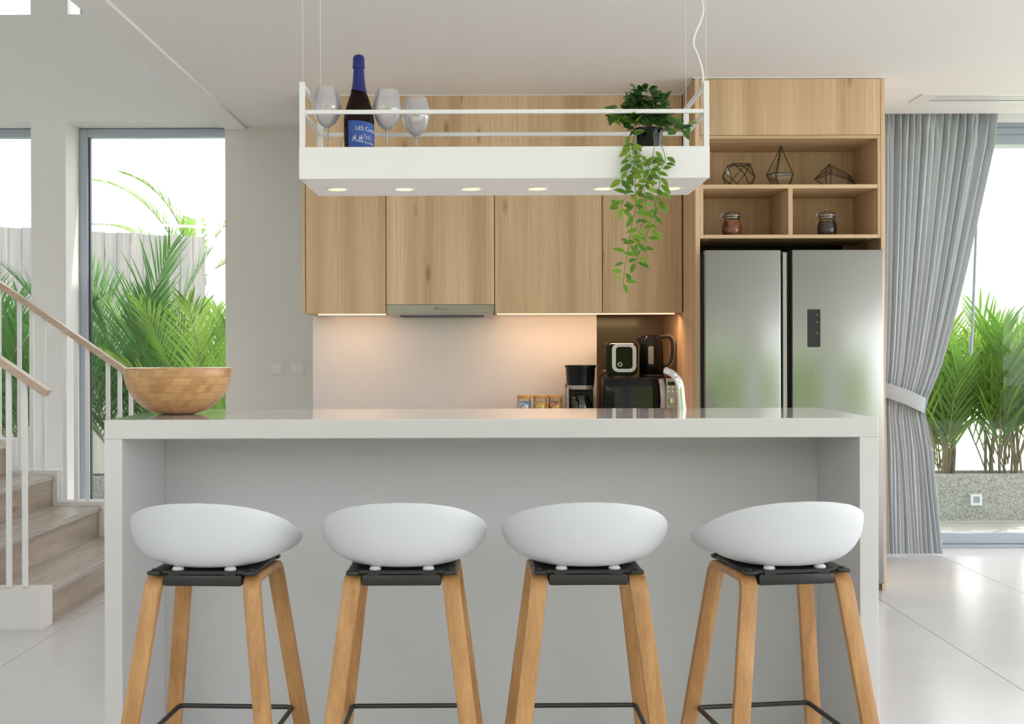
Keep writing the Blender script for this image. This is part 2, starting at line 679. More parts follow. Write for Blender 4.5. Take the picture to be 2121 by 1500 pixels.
# floor: slab with tiles laid on it as separate pieces
bm = B(); box(bm, XL, XR, YB, YW + .02, -.2, -.008)
floor = struct('floor', bm, M['grout'], label='pale grey large-format tiled floor around the island')
TW, TD, G = .785, 1.04, .003
x0 = -1.97 - 4*TW
y0 = 4.615 - 8*TD
tile_me = {}
for i in range(12):
    for j in range(11):
        a, b_ = max(x0 + i*TW, XL), min(x0 + (i+1)*TW, XR)
        c, d = max(y0 + j*TD, YB), min(y0 + (j+1)*TD, YW)
        if b_ - a < .05 or d - c < .05:
            continue
        key = (round(b_-a, 3), round(d-c, 3))
        if key not in tile_me:
            bm = B(); box(bm, G/2, b_-a-G/2, G/2, d-c-G/2, -.008, 0, bev=.0008)
            me = bpy.data.meshes.new('tile'); bm.to_mesh(me); bm.free(); me.materials.append(M['tile'])
            tile_me[key] = me
        o = bpy.data.objects.new('tile', tile_me[key])
        COL.objects.link(o)
        o.parent = floor
        o.location = Vector((a, c, 0)) - WL[floor.name]

# ceilings
bm = B()
box(bm, -1.56, XR, YB, 7.02, CZ, 2.95)
box(bm, -1.56, 2.2, 7.02, YW + .35, CZ, 2.95)
box(bm, 2.2, XR, 7.02, YW + .35, 2.86, 2.95)
struct('ceiling', bm, M['ceil'])
bm = B(); box(bm, -1.70, -1.56, YB, YW + .35, CZ - .016, 2.95)
struct('trim_1', bm, M['ceil'], label='shallow downstand edging the ceiling over the stair void')
bm = B(); box(bm, XL, -1.5, YB, YW + .35, VZ, VZ + .15)
struct('ceiling_void', bm, M['ceil'])
bm = B(); box(bm, -1.69, -1.56, YB, YW + .35, 2.95, VZ)
struct('wall_upper', bm, M['wall'])

# back wall with its openings: two tall windows, two upper windows, sliding door
YO = YW + .33
bm = B()
W1R, W2L, W2R = -2.937, -2.715, -1.70
HEAD = 2.738
box(bm, XL, W1R - 1.4, YW, YO, 0, VZ)
box(bm, W1R, W2L, YW, YO, 0, HEAD)
box(bm, W1R - 1.4, W2R, YW, YO, HEAD, 3.417)
box(bm, W1R, W2L + .015, YW, YO, 3.417, 4.9)
box(bm, W1R - 1.4, W2R, YW, YO, 4.9, VZ)
wall_back = struct('wall_back', bm, M['wall'])
bm = B()
box(bm, W2R, 2.30, YW, YO, 0, 2.95)
struct('wall_kitchen', bm, M['wallwarm'])
bm = B()
box(bm, 2.30, XR, YW + .0, YO, 2.712, 2.86)
struct('wall_lintel', bm, M['ceil'])
# left wall, right wall (wide glazed opening, outside the frame), rear wall (garden doors, tall opening added to light the void)
bm = B(); box(bm, XL - .2, XL, YB, YO, 0, VZ)
struct('wall_left', bm, M['wall'])
bm = B()
box(bm, XR, XR + .2, 6.9, YO, 0, 2.95)
box(bm, XR, XR + .2, YB, 6.9, 2.6, 2.95)
struct('wall_right', bm, M['wall'])
bm = B()
box(bm, XL, -4.2, YB - .2, YB, 0, VZ)
box(bm, -4.2, -1.6, YB - .2, YB, 5.2, VZ)
box(bm, -1.6, XR, YB - .2, YB, 2.5, 2.95)
box(bm, 3.4, XR, YB - .2, YB, 0, 2.5)
struct('wall_rear', bm, M['wall'])


def window(n, x0, x1, z0, z1, yf, label, fw=.055, sides='lrtb', par_label=None):
    bm = B()
    if 'l' in sides: box(bm, x0, x0+fw, yf, yf+.07, z0, z1, bev=.003)
    if 'r' in sides: box(bm, x1-fw, x1, yf, yf+.07, z0, z1, bev=.003)
    box(bm, x0+fw, x1-fw, yf+.0005, yf+.07, z1-fw, z1, bev=.002)
    box(bm, x0+fw, x1-fw, yf+.0005, yf+.07, z0, z0+fw, bev=.002)
    wn = struct('window_%d' % n, bm, M['alu'], label=label)
    bm = B()
    for a, b_ in ((x0+fw-.002, x0+fw+.012), (x1-fw-.012, x1-fw+.002)):
        box(bm, a, b_, yf+.02, yf+.05, z0+fw, z1-fw)
    mk('gasket', bm, M['aludark'], wn, smooth=False)
    bm = B()
    box(bm, x0+fw, x1-fw, yf+.03, yf+.036, z0+fw, z1-fw)
    mk('pane', bm, M['glass'], wn, smooth=False)
    return wn


YF = 7.62
window(1, W2L, W2R + .01, .0, HEAD - .004, YF, 'tall grey framed window between pier and kitchen wall')
window(2, W1R - 1.4, W1R + .01, .0, HEAD - .004, YF, 'tall grey framed window behind the stairs, cut by frame')
window(3, W2L + .015, W2R + .01, 3.417, 4.9, YF, 'upper window above the tall window, partly hidden by ceiling edge')
window(4, W1R - 1.4, W1R + .01, 3.417, 4.9, YF, 'upper window in the stair void corner')

# sliding door at the right
bm = B()
yd = 7.40
box(bm, 2.30, XR, yd, yd+.16, 2.575, 2.64, bev=.003)
box(bm, 2.30, XR, yd-.015, yd+.16, 2.64, 2.678, bev=.003)
box(bm, 2.30, XR, yd, yd+.16, 2.678, 2.712, bev=.003)
door = struct('door_1', bm, M['alu'], label='grey framed sliding glass door behind the curtain')
bm = B()
box(bm, 2.30, XR, yd-.02, yd+.16, .0, .022, bev=.003)
box(bm, 2.30, XR, yd+.01, yd+.07, .022, .086, bev=.004)
mk('bottom_rail', bm, M['alu'], door, smooth=False)
bm = B(); box(bm, 2.30, 2.36, yd+.01, yd+.07, .08, 2.58, bev=.003)
mk('stile', bm, M['alu'], door, smooth=False)
bm = B(); box(bm, 2.36, XR, yd+.035, yd+.043, .086, 2.575)
mk('pane', bm, M['glass'], door, smooth=False)
bm = B(); box(bm, XR-.06, XR, yd+.01, yd+.07, .08, 2.58, bev=.003)
mk('stile', bm, M['alu'], door, smooth=False)

# ------------------------------------------------------------------ outside: ground, planter, fence, hill
bm = B(); box(bm, -9, 12, YO, 8.55, -.2, 0)
struct('terrace_floor', bm, M['patio'], label='pale stone terrace strip outside the glazing')
bm = B(); box(bm, -60, 60, 8.9, 70, -.3, -.1)
struct('ground_garden', bm, M['lawn'], label='bright lawn beyond the planter')
bm = B(); box(bm, -12, 14, -6.5, YB-.2, -.3, -.03)  # unseen pale paving added to weaken green bounce from the lawn
struct('added_terrace', bm, M['patio'])
bm = B(); box(bm, -30, 30, -30, -6.5, -.3, -.05)
struct('ground_rear', bm, M['lawn'])
bm = B(); box(bm, XR+.2, 30, YB-.2, 7.7, -.3, -.02)
struct('ground_side', bm, M['patio'])
# unseen overhang added above the glazing to keep the sun out
bm = B(); box(bm, -1.6, XR+1.0, YO, YO+.8, 2.95, 3.1)
struct('sunblock_eave', bm, M['wall'])

bm = B(); box(bm, XR+.2, XR+2.2, YB, YO+.8, 2.95, 3.1)  # unseen slab added beyond the side opening to stop sun patches indoors
struct('sunblock_side', bm, M['wall'])

# hill
bm = B()
nx, ny = 90, 14
rnd = random.Random(3)
hv = []
for i in range(nx+1):
    row = []
    for j in range(ny+1):
        X = -40 + 170*i/nx
        t = j/ny
        ridge = 5.0 + 6.8*(1/(1+math.exp(-(X-24)/8))) + .8*math.sin(X*.13) + .45*math.sin(X*.37+1)
        row.append(bm.verts.new((X, 62 + 30*t, -.5 + ridge*math.sin(t*PI/2) + rnd.uniform(-.18, .18))))
    hv.append(row)
for i in range(nx):
    for j in range(ny):
        bm.faces.new((hv[i][j], hv[i+1][j], hv[i+1][j+1], hv[i][j+1]))
struct('hill', bm, M['hill'], smooth=True, label='distant wooded hill beyond the garden, haze painted into its pale colour')

# granite planter
pl = thing('planter', 'long speckled granite planter wall outside the glass door and windows', 'planter', (0, 8.7, 0))
bm = B()
box(bm, -6, 7, 8.55, 8.61, 0, .346, bev=.004)
mk('front_wall', bm, M['granite'], pl, smooth=False)
bm = B(); box(bm, -6, 7, 8.84, 8.90, 0, .346, bev=.004)
mk('back_wall', bm, M['granite'], pl, smooth=False)
bm = B(); box(bm, -6, 7, 8.61, 8.84, .0, .27)
mk('soil', bm, M['soil'], pl, smooth=False)
# square light set in the planter
p = at(2021, 1035, 8.55)
wl = thing('garden_light', 'small square white light set into the granite planter', 'light', (p.x, 8.55, p.z - .04))
q = .042
bm = B(); ring_xz(bm, [(p.x+a*q, p.z+b*q) for a, b in ((-1, -1), (1, -1), (1, 1), (-1, 1))], [(p.x+a*q*.55, p.z+b*q*.55) for a, b in ((-1, -1), (1, -1), (1, 1), (-1, 1))], 8.536, 8.552)
mk('frame', bm, M['white'], wl, smooth=False)
bm = B(); box(bm, p.x-q*.55, p.x+q*.55, 8.543, 8.552, p.z-q*.55, p.z+q*.55)
mk('diffuser', bm, plain('frosted_lens', (.35, .42, .50), .3), wl, smooth=False)

# weathered fence behind the left windows, boards one by one
fA, fB = at(-330, 462, 8.95), at(424, 487, 10.35)
fn = thing('fence', 'weathered grey timber board fence behind the stair windows', 'fence', (fA.x, fA.y, -.1))
nb = 26
d = Vector((fB.x-fA.x, fB.y-fA.y, 0))
ln = d.length/nb
ang = math.atan2(d.y, d.x)
bm = B(); box(bm, .0012, ln-.0012, -.012, .012, 0, 2.40, bev=.0015)
bme = bpy.data.meshes.new('board'); bm.to_mesh(bme); bm.free(); bme.materials.append(M['fence'])
for i in range(nb):
    o = bpy.data.objects.new('board', bme)
    COL.objects.link(o); o.parent = fn
    pp = d*(i/nb)
    o.location = (pp.x, pp.y + rnd.uniform(-.003, .003), 0)
    o.rotation_euler = (0, 0, ang)
    o.scale = (1, 1, 1 + rnd.uniform(-.003, .003))
for zz in (.5, 1.9):
    bm = B()
    sweep(bm, [fA.xy.to_3d() + Vector((0, .045, zz)), fB.xy.to_3d() + Vector((0, .045, zz))], [(-.04, -.02), (.04, -.02), (.04, .02), (-.04, .02)], (0, 0, 1))
    mk('back_rail', bm, M['fence'], fn, smooth=False)

# thin white frame standing past the fence
gf = thing('garden_trellis', 'thin white post and rail trellis standing behind the fence end', 'trellis', (at(411, 480, 10.6).x, 10.6, -.1))
a = at(411, 290, 10.6)
bm = B(); box(bm, a.x-.02, a.x+.02, 10.58, 10.62, -.1, a.z+.02)
mk('post', bm, M['white'], gf, smooth=False)
a2 = at(437, 472, 10.9)
bm = B(); box(bm, a2.x-.03, a2.x+.03, 10.87, 10.93, -.1, a2.z)
mk('post', bm, M['white'], gf, smooth=False)
bm = B(); tube(bm, [at(-60, 449, 10.2), at(187, 460, 10.4), at(410, 470, 10.6), at(480, 476, 11)], .012)
mk('rail', bm, M['white'], gf)
bm = B(); tube(bm, [at(240, 283, 10.2), at(411, 296, 10.6)], .010)
mk('rail', bm, M['white'], gf)


# palms
def frond(bm, base, az, lean, length, nl=34, ll=.34, lw=.012, droop=.5, vee=.5, rs=None, stemr=.006):
    rs = rs or random
    h = Vector((math.cos(az), math.sin(az), 0))
    side = Vector((-math.sin(az), math.cos(az), 0))
    pts = []
    n = 12
    p_ = Vector(base)
    for i in range(n+1):
        pts.append(p_.copy())
        a = lean + droop*(i/n)**1.6
        p_ = p_ + (h*math.sin(a) + Vector((0, 0, 1))*math.cos(a)) * (length/n)
    tube(bm, pts, [stemr*(1-.75*i/n) for i in range(n+1)], seg=4, mat=1)
    for i in range(nl):
        t = .22 + .78*(i+.5)/nl
        f = t*n
        k = min(int(f), n-1)
        pos = pts[k].lerp(pts[k+1], f-k)
        T = (pts[k+1]-pts[k]).normalized()
        up = T.cross(side).normalized()
        if up.z < 0:
            up = -up
        for sd in (-1, 1):
            L_ = ll*(math.sin(PI*min(1, .22+.72*t))**.6)*rs.uniform(.85, 1.1)
            ang_ = math.radians(50 - 32*t + rs.uniform(-5, 5))
            D_ = (T*math.cos(ang_) + side*sd*math.sin(ang_)*math.cos(vee) + up*math.sin(ang_)*math.sin(vee)).normalized()
            W_ = D_.cross(up).normalized()*lw*rs.uniform(.8, 1.15)
            prev = None
            q_ = pos.copy()
            dirn = D_.copy()
            prof = (.45, 1., .9, .55, .02)
            for s_ in range(5):
                wv = W_*prof[s_]
                cur = (bm.verts.new(q_-wv), bm.verts.new(q_+up*lw*.35*prof[s_]*-1), bm.verts.new(q_+wv))
                if prev:
                    bm.faces.new((prev[0], prev[1], cur[1], cur[0]))
                    bm.faces.new((prev[1], prev[2], cur[2], cur[1]))
                prev = cur
                dirn = (dirn + Vector((0, 0, -1))*.10*rs.uniform(.3, 1.4)).normalized()
                q_ = q_ + dirn*(L_/4)


def palm(name, label, x, y, z, fronds, seed, mat='palm', canes=5, cat='palm', group=None, lw=.012, cane_h=.5, **kw):
    rs = random.Random(seed)
    root = thing(name, label, cat, (x, y, z), group)
    for c in range(canes):
        bm = B()
        bx, by = x + rs.uniform(-.12, .12), y + rs.uniform(-.08, .08)
        tube(bm, [(bx, by, z-.03), (bx+rs.uniform(-.02, .02), by, z+cane_h*.5), (bx+rs.uniform(-.05, .05), by, z+cane_h*rs.uniform(.8, 1.1))], rs.uniform(.008, .014), seg=6)
        mk('cane', bm, M['cane'], root)
    for (az, lean, length, nl, ll) in fronds(rs):
        bm = B()
        frond(bm, (x + rs.uniform(-.10, .10), y + rs.uniform(-.07, .07), z + rs.uniform(.0, .25)), az, lean, length, nl, ll, lw=lw, rs=rs, **kw)
        mk('frond', bm, [M[mat], M['cane']], root, smooth=False)
    return root


def spread(n, l0, l1, ll, a0=.10, a1=.75, nl=34):
    def f(rs):
        return [(2*PI*(i/n) + rs.uniform(-.3, .3), rs.uniform(a0, a1), rs.uniform(l0, l1), nl, ll*rs.uniform(.85, 1.15)) for i in range(n)]
    return f


PZ = .27
GP = 'feathery palms in the granite planter'
for (px, py, n, l0, l1, ll, sd, mt, lab) in (
    (15, 8.73, 12, 1.1, 1.6, .46, 11, 'palm', 'green palm in the planter seen through the window behind the stairs'),
    (262, 8.73, 13, 1.35, 1.95, .52, 12, 'palm', 'tall palm with long feathery fronds behind the rail end'),
    (345, 8.70, 6, .8, 1.2, .40, 16, 'palm', 'small palm between the two tall palms behind the bowl'),
    (425, 8.73, 13, 1.15, 1.70, .46, 13, 'palmbright', 'bright green palm in the planter beside the kitchen wall corner')):
    q_ = at(px, 980, py)
    palm('areca_palm', lab, q_.x, py, PZ, spread(n, l0, l1, ll, .05, .62, nl=28), sd, mat=mt, group=GP, lw=.0085, droop=.45)
for (px, py, n, l0, l1, ll, sd, mt, lab) in (
    (1945, 8.72, 18, .55, 1.10, .50, 21, 'palmbright', 'narrow leafy palm clump behind the curtain edge outside'),
    (2080, 8.72, 26, .75, 1.25, .55, 22, 'palmbright', 'dense palm clump in the planter outside the sliding door'),
    (2230, 8.74, 16, .7, 1.2, .55, 23, 'palm', 'palm clump outside the sliding door, cut by the frame edge')):
    q_ = at(px, 980, py)
    palm('areca_palm', lab, q_.x, py, PZ, spread(n, l0, l1, ll, .03, .50, nl=12), sd, mat=mt, group=GP, canes=8, lw=.0115, cane_h=.45)

# coconut palm and banana far behind the fence
c0 = at(425, 560, 13.5)
root = thing('coconut_palm', 'far palm with arching fronds above the fence', 'palm', (c0.x, 13.5, -.1))
rs = random.Random(5)
bm = B(); tube(bm, [(c0.x, 13.5, -.1), (c0.x-.1, 13.5, 1.3), (c0.x-.15, 13.5, 2.1)], .07)
mk('trunk', bm, M['cane'], root)
for az, lean, ln_ in ((PI, .35, 1.9), (PI*.9, .75, 2.0), (PI*1.1, .1, 1.6), (.3, .35, 1.6), (.1, .9, 1.5), (1.8, .5, 1.6), (PI, 1.0, 1.5)):
    bm = B(); frond(bm, (c0.x-.15, 13.5, 2.05), az, lean, ln_, 26, .34, lw=.018, rs=rs, droop=1.3, stemr=.012)
    mk('frond', bm, [M['palmbright'], M['cane']], root, smooth=False)


def big_leaf(bm, base, az, lean, length, width, droop=.6, seg=12):
    h = Vector((math.cos(az), math.sin(az), 0)); side = Vector((-math.sin(az), math.cos(az), 0))
    p_ = Vector(base); prev = None
    for i in range(seg+1):
        t = i/seg
        a = lean + droop*t*t
        w_ = width*(math.sin(PI*min(1, max(0, t-.15)/.85))**.6 if t > .15 else .03)
        w_ = max(w_, .012)*.5
        up = Vector((0, 0, 1))*.25*w_
        cur = (bm.verts.new(p_-side*w_+up), bm.verts.new(p_), bm.verts.new(p_+side*w_+up))
        if prev:
            bm.faces.new((prev[0], prev[1], cur[1], cur[0])); bm.faces.new((prev[1], prev[2], cur[2], cur[1]))
        prev = cur
        p_ = p_ + (h*math.sin(a)+Vector((0, 0, 1))*math.cos(a))*(length/seg)


c0 = at(452, 800, 11.3)
root = thing('banana_plant', 'broad-leaved banana plant past the fence end', 'plant', (c0.x, 11.3, -.1))
bm = B(); tube(bm, [(c0.x, 11.3, -.1), (c0.x, 11.3, 1.0)], [.08, .05])
mk('stem', bm, M['cane'], root)
for az, lean, ln_ in ((PI, .15, 1.3), (.1, .25, 1.5), (1.9, .5, 1.2), (PI*1.05, .6, 1.0), (4.6, .35, 1.2), (.4, .8, 1.2), (PI*.9, .9, .9)):
    bm = B(); big_leaf(bm, (c0.x, 11.3, .8), az, lean, ln_, .30)
    mk('leaf', bm, M['palmbright'], root)

# garden behind the camera: hedge that the steel doors mirror
hd = random.Random(9)
bm = B()
for i in range(700):
    x_, y_, z_ = hd.uniform(-9, 10), hd.uniform(-8.6, -7.3), hd.uniform(0, 3.1)
    r_ = hd.uniform(.12, .3)
    a = [Vector((hd.uniform(-1, 1), hd.uniform(-1, 1), hd.uniform(-1, 1)))*r_ for _ in range(4)]
    vs = [bm.verts.new(Vector((x_, y_, z_))+k) for k in a]
    bm.faces.new(vs[:3]); bm.faces.new(vs[1:])
box(bm, -9, 10, -8.7, -7.8, -.1, 2.9)
mk('hedge', bm, plain('hedge_green', (.19, .28, .06), .8, vary=.3, vscale=3), smooth=False, label='green garden hedge behind the viewer, mirrored in the steel doors', cat='hedge')

# ------------------------------------------------------------------ stairs
RX = [-2.06, -2.345, -2.62, -2.895, -3.17, -3.445]
RZ = [.165, .350, .537, .725, .91, 1.095]
SY0, SY1 = 5.38, 6.90
st = thing('staircase', 'pale wood clad staircase rising past the tall windows', 'staircase', (-2.6, 6.1, 0))
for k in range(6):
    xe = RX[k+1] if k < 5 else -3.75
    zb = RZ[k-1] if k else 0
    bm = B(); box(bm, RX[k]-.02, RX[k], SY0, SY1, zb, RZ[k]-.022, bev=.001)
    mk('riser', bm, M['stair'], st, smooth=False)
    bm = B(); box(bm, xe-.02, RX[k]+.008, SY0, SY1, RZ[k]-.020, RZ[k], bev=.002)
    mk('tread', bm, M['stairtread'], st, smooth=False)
    bm = B(); box(bm, RX[k]-.012, RX[k]+.014, SY0, SY1, RZ[k]-.028, RZ[k]-.018, bev=.001)
    mk('nosing', bm, M['silver'], st, smooth=False)
for (ya, yb, lab) in ((5.25, 5.38, None), (6.90, 7.03, None)):
    bm = B()
    for k in range(6):
        xe = (RX[k+1]+.028) if k < 5 else -3.75
        xs_ = RX[k] + (.014 if ya < 6 else .028)
        box(bm, xe, xs_, ya, yb, 0, RZ[k] + .016 + (.006 if ya > 6 else 0), bev=.0015)
    mk('stringer', bm, M['wall'], st, smooth=False)


def railing(label, yc, xend, zend, xs, xtop, slope=.69):
    r = thing('stair_railing', label, 'railing', (xend, yc, 0), 'stair railings')
    bm = B()
    a = Vector((xend, yc, zend)); b_ = Vector((xtop, yc, zend + (xend-xtop)*slope))
    sweep(bm, [a, b_], [(-.027, -.017), (.027, -.017), (.027, .017), (-.027, .017)], (0, 1, 0))
    mk('handrail', bm, M['rail'], r, smooth=False)
    for x in xs:
        k = max(i for i in range(6) if x < RX[i] + .03)
        zb = RZ[k] + .018
        zt = zend + (xend-x)*slope - .012
        bm = B(); box(bm, x-.0125, x+.0125, yc-.006, yc+.006, zb, zt, bev=.001)
        mk('baluster', bm, M['whitemetal'], r, smooth=False)
    return r


railing('short oak handrail on white balusters at the near side of the stairs', 5.315, -2.04, 1.072,
        [-2.146, -2.219, -2.292, -2.42, -2.49, -2.56], -3.1)
railing('long oak handrail on white balusters at the window side of the stairs', 6.965, -2.16, 1.118,
        [(p_-1020)/345 for p_ in (270, 247, 222.5, 180, 156.5, 133, 89, 64.5, 39, -3, -28, -53, -97, -122, -147)], -3.75, .694)

# ------------------------------------------------------------------ island
XF_ON = True
FL = -.25       # the floor in island-group coordinates
IX0, IX1 = -1.3415, 1.331
IT, IB = 1.0235, .9570
isl = thing('kitchen_island', 'white stone waterfall kitchen island with overhanging breakfast bar', 'kitchen island', (0, 4.4, FL))
bm = B(); box(bm, IX0, IX1, 4.0, 4.75, IB, IT, bev=.0025)
mk('worktop', bm, M['quartz'], isl, smooth=False)
for xa, xb in ((IX0, IX0+.0615), (IX1-.0645, IX1)):
    bm = B(); box(bm, xa, xb, 4.0, 4.75, FL, IB, bev=.0015)
    mk('side_panel', bm, M['quartzfront'], isl, smooth=False)
bm = B(); box(bm, IX0+.062, IX1-.065, 4.52, 4.54, FL, IB-.001)
mk('front_panel', bm, M['panel'], isl, smooth=False)
bm = B(); box(bm, IX0+.062, IX1-.065, 4.541, 4.70, FL+.08, IB-.002)
mk('carcass', bm, M['white'], isl, smooth=False)
for k in range(4):
    w_ = (IX1-IX0-.13)/4
    xa = IX0+.063+k*w_
    bm = B(); box(bm, xa+.002, xa+w_-.002, 4.701, 4.72, FL+.09, IB-.01, bev=.001)
    mk('door', bm, M['white'], isl, smooth=False)

# ------------------------------------------------------------------ rear kitchen run
XF_ON = False
YU, YS = 6.47, 6.83
XA, XJ, XT = -1.0586, .6146, 1.067
bm = B(); box(bm, XA, XJ, YS+.012, YW, 0, CZ)
struct('wall_pier', bm, M['wallwarm'])
bm = B(); box(bm, XA, XJ, YS, YS+.012, .87, 1.476)
sp_ = mk('backsplash', bm, M['splash'], smooth=False, label='pale pinkish backsplash panel under the left wall cupboards', cat='backsplash')
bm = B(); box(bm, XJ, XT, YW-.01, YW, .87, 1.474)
mk('backsplash', bm, M['splashshade'], smooth=False, label='glossy backsplash at the back of the appliance recess, its shade painted brown', cat='backsplash')
bc = thing('base_cabinet', 'white base cupboards against the back wall behind the island', 'cabinet', (-.2, 6.5, 0))
bm = B(); box(bm, XA, XT-.001, 6.27, YS-.001, .08, .83)
mk('carcass', bm, M['white'], bc, smooth=False)
for k in range(4):
    w_ = (XT-XA-.004)/4
    bm = B(); box(bm, XA+k*w_+.003, XA+(k+1)*w_-.003, 6.25, 6.269, .09, .82, bev=.001)
    mk('door', bm, M['white'], bc, smooth=False)
bm = B(); box(bm, XA, XT-.001, 6.32, 6.8, 0, .08)
mk('plinth', bm, M['white'], bc, smooth=False)
bm = B(); box(bm, XA, XJ, 6.2, YS-.001, .83, .87, bev=.002); box(bm, XJ, XT-.001, 6.2, YW-.011, .83, .87, bev=.002)
mk('worktop', bm, M['quartz'], smooth=False, label='white worktop on the base cupboards along the back wall', cat='worktop')

UB = 1.476
JZ = 2.305
cabs = [(-1.0425, -.593, UB, 'oak wall cupboard at the window end, beside the steel hood'),
        (-.593, .013, 1.524, 'wide oak wall cupboard directly above the steel hood'),
        (.013, XJ, UB, 'oak wall cupboard between the hood and the narrow end cupboard'),
        (XJ, 1.062, UB, 'narrow oak wall cupboard against the tall fridge housing')]
for i, (a, b_, zb, lab) in enumerate(cabs):
    t = thing('wall_cabinet', lab, 'cabinet', ((a+b_)/2, YU+.18, zb), 'oak wall cupboards')
    bm = B(); box(bm, a+.0015, b_-.0015, YU+.021, (YS if i < 3 else YW)-.002, zb+.001, JZ-.002)
    mk('carcass', bm, M['oaky'], t, smooth=False)
    bm = B(); box(bm, a+.0022, b_-.0022, YU, YU+.019, zb, JZ-.002, bev=.0008)
    mk('door', bm, M['oak'], t, smooth=False)
bm = B(); box(bm, -1.059, -1.0440, YU-.002, YS, UB, CZ-.004, bev=.0008)
mk('filler_strip', bm, M['oak'], smooth=False, label='slim oak end strip closing the wall cupboards beside the painted wall', cat='panel')
bm = B(); box(bm, -1.0425, 1.062, YU, YU+.02, JZ, CZ-.006, bev=.0008); box(bm, -1.0425, 1.062, YU+.02, YS, JZ+.002, CZ-.006)
mk('bulkhead_panel', bm, M['oak'], smooth=False, label='long oak panel between the wall cupboards and the ceiling', cat='panel')
bm = B(); box(bm, -1.06, XT, YU-.006, YU+.01, CZ-.006, CZ); box(bm, 1.055, 2.064, 6.074, 6.1, CZ-.006, CZ); box(bm, 1.055, 1.067, 6.08, YU, CZ-.006, CZ)
struct('trim_2', bm, M['white'])

# cooker hood
hx0, hx1 = -.591, .011
hd_ = thing('cooker_hood', 'slim stainless steel pull-out cooker hood under the oak cupboards', 'cooker hood', ((hx0+hx1)/2, YU+.1, 1.463))
bm = B(); box(bm, hx0, hx1, YU-.002, YU+.02, 1.4745, 1.5225, bev=.001)
mk('fascia', bm, M['steelhood'], hd_, smooth=False)
bm = B()
vs = [(hx0, YU, 1.4740), (hx1, YU, 1.4740), (hx1-.012, YU+.03, 1.4655), (hx0+.012, YU+.03, 1.4655), (hx0+.012, YS-.01, 1.463), (hx1-.012, YS-.01, 1.463), (hx0, YS-.01, 1.52), (hx1, YS-.01, 1.52), (hx0, YU+.02, 1.52), (hx1, YU+.02, 1.52)]
V = [bm.verts.new(v) for v in vs]
for f in ((0, 1, 2, 3), (3, 2, 5, 4), (0, 3, 4, 6, 8), (1, 9, 7, 5, 2), (4, 5, 7, 6), (8, 6, 7, 9), (0, 8, 9, 1)):
    bm.faces.new([V[i] for i in f])
bmesh.ops.recalc_face_normals(bm, faces=bm.faces)
mk('housing', bm, M['silver'], hd_, smooth=False)
bm = B(); box(bm, hx0+.07, hx1-.06, YU+.05, YS-.08, 1.4585, 1.4655)
mk('filter', bm, M['slot'], hd_, smooth=False)
bm = text_mesh('Electrolux', .0125)
bmesh.ops.rotate(bm, verts=bm.verts, cent=(0, 0, 0), matrix=Matrix.Rotation(PI/2, 3, 'X'))
tp = at(919, 642, YU)
bmesh.ops.translate(bm, verts=bm.verts, vec=(tp.x, YU-.0025, tp.z))
lx, lz = at(904, 639, YU).x, at(904, 639, YU).z
h_ = .0085
ring_xz(bm, [(lx+a*h_, lz+b*h_) for a, b in ((-1, -1), (1, -1), (1, 1), (-1, 1))], [(lx+a*h_*.86, lz+b*h_*.86) for a, b in ((-1, -1), (1, -1), (1, 1), (-1, 1))], YU-.003, YU-.002)
extrude_xz(bm, [(lx-h_*.6, lz+h_*.6), (lx-.1*h_, lz-.1*h_), (lx-h_*.6, lz-h_*.5)], YU-.003, YU-.002)
extrude_xz(bm, [(lx+h_*.6, lz+h_*.6), (lx+h_*.05, lz+h_*.6), (lx+.1*h_, lz-.5*h_), (lx+h_*.6, lz-h_*.6)], YU-.003, YU-.002)
mk('logo', bm, M['printgrey'], hd_, smooth=False)

# LED strips
for (a, b_, lab, st_) in ((-.985, -.60, 'warm glowing light strip under the oak cupboard at the window end', 0), (.025, 1.03, 'long warm glowing light strip under the oak cupboards beside the hood', 1)):
    t = thing('light_strip', lab, 'light', ((a+b_)/2, 6.55, UB-.012))
    bm = B(); box(bm, a, b_, 6.548, 6.560, UB-.009, UB-.001)
    mk('channel', bm, M['silver'], t, smooth=False)
    bm = B(); box(bm, a+.002, b_-.002, 6.541, 6.549, UB-.0075, UB-.002)
    mk('diffuser', bm, M['led'], t, smooth=False)
    ld = bpy.data.lights.new('strip_light', 'AREA')
    ld.shape = 'RECTANGLE'; ld.size = b_-a; ld.size_y = .01
    ld.energy = 2.1 if st_ else .65
    ld.color = (1, .60, .34)
    lo = bpy.data.objects.new('strip_light', ld); COL.objects.link(lo)
    lo.location = ((a+b_)/2, 6.58, UB-.012)
    lo.rotation_euler = (math.radians(12), 0, 0)

# ------------------------------------------------------------------ tall fridge housing
YH = 6.08
th = thing('fridge_housing', 'tall oak cabinet with open niches built around the fridge', 'cabinet', (1.565, 6.5, 0))
bm = B(); box(bm, XT, XT+.024, YH, YW-.002, 0, CZ-.006, bev=.0008)
mk('side_panel', bm, M['oak'], th, smooth=False)
bm = B(); box(bm, 2.041, 2.063, YH, 6.85, 0.0, CZ-.006, bev=.0008)
mk('side_panel', bm, M['oak'], th, smooth=False)
bm = B(); box(bm, 1.093, 2.039, YH, YH+.02, 2.392, CZ-.008, bev=.0008)
mk('flap_door', bm, M['oak'], th, smooth=False)
nx0, nx1 = 1.109, 2.024
bm = B(); box(bm, 1.092, 2.040, YH+.002, 6.52, 2.373, 2.390); mk('niche_top', bm, M['oakh'], th, smooth=False)
bm = B(); box(bm, 1.092, nx0, YH+.002, 6.52, 1.850, 2.373); mk('niche_side', bm, M['oak'], th, smooth=False)
bm = B(); box(bm, nx1, 2.040, YH+.002, 6.52, 1.850, 2.373); mk('niche_side', bm, M['oak'], th, smooth=False)
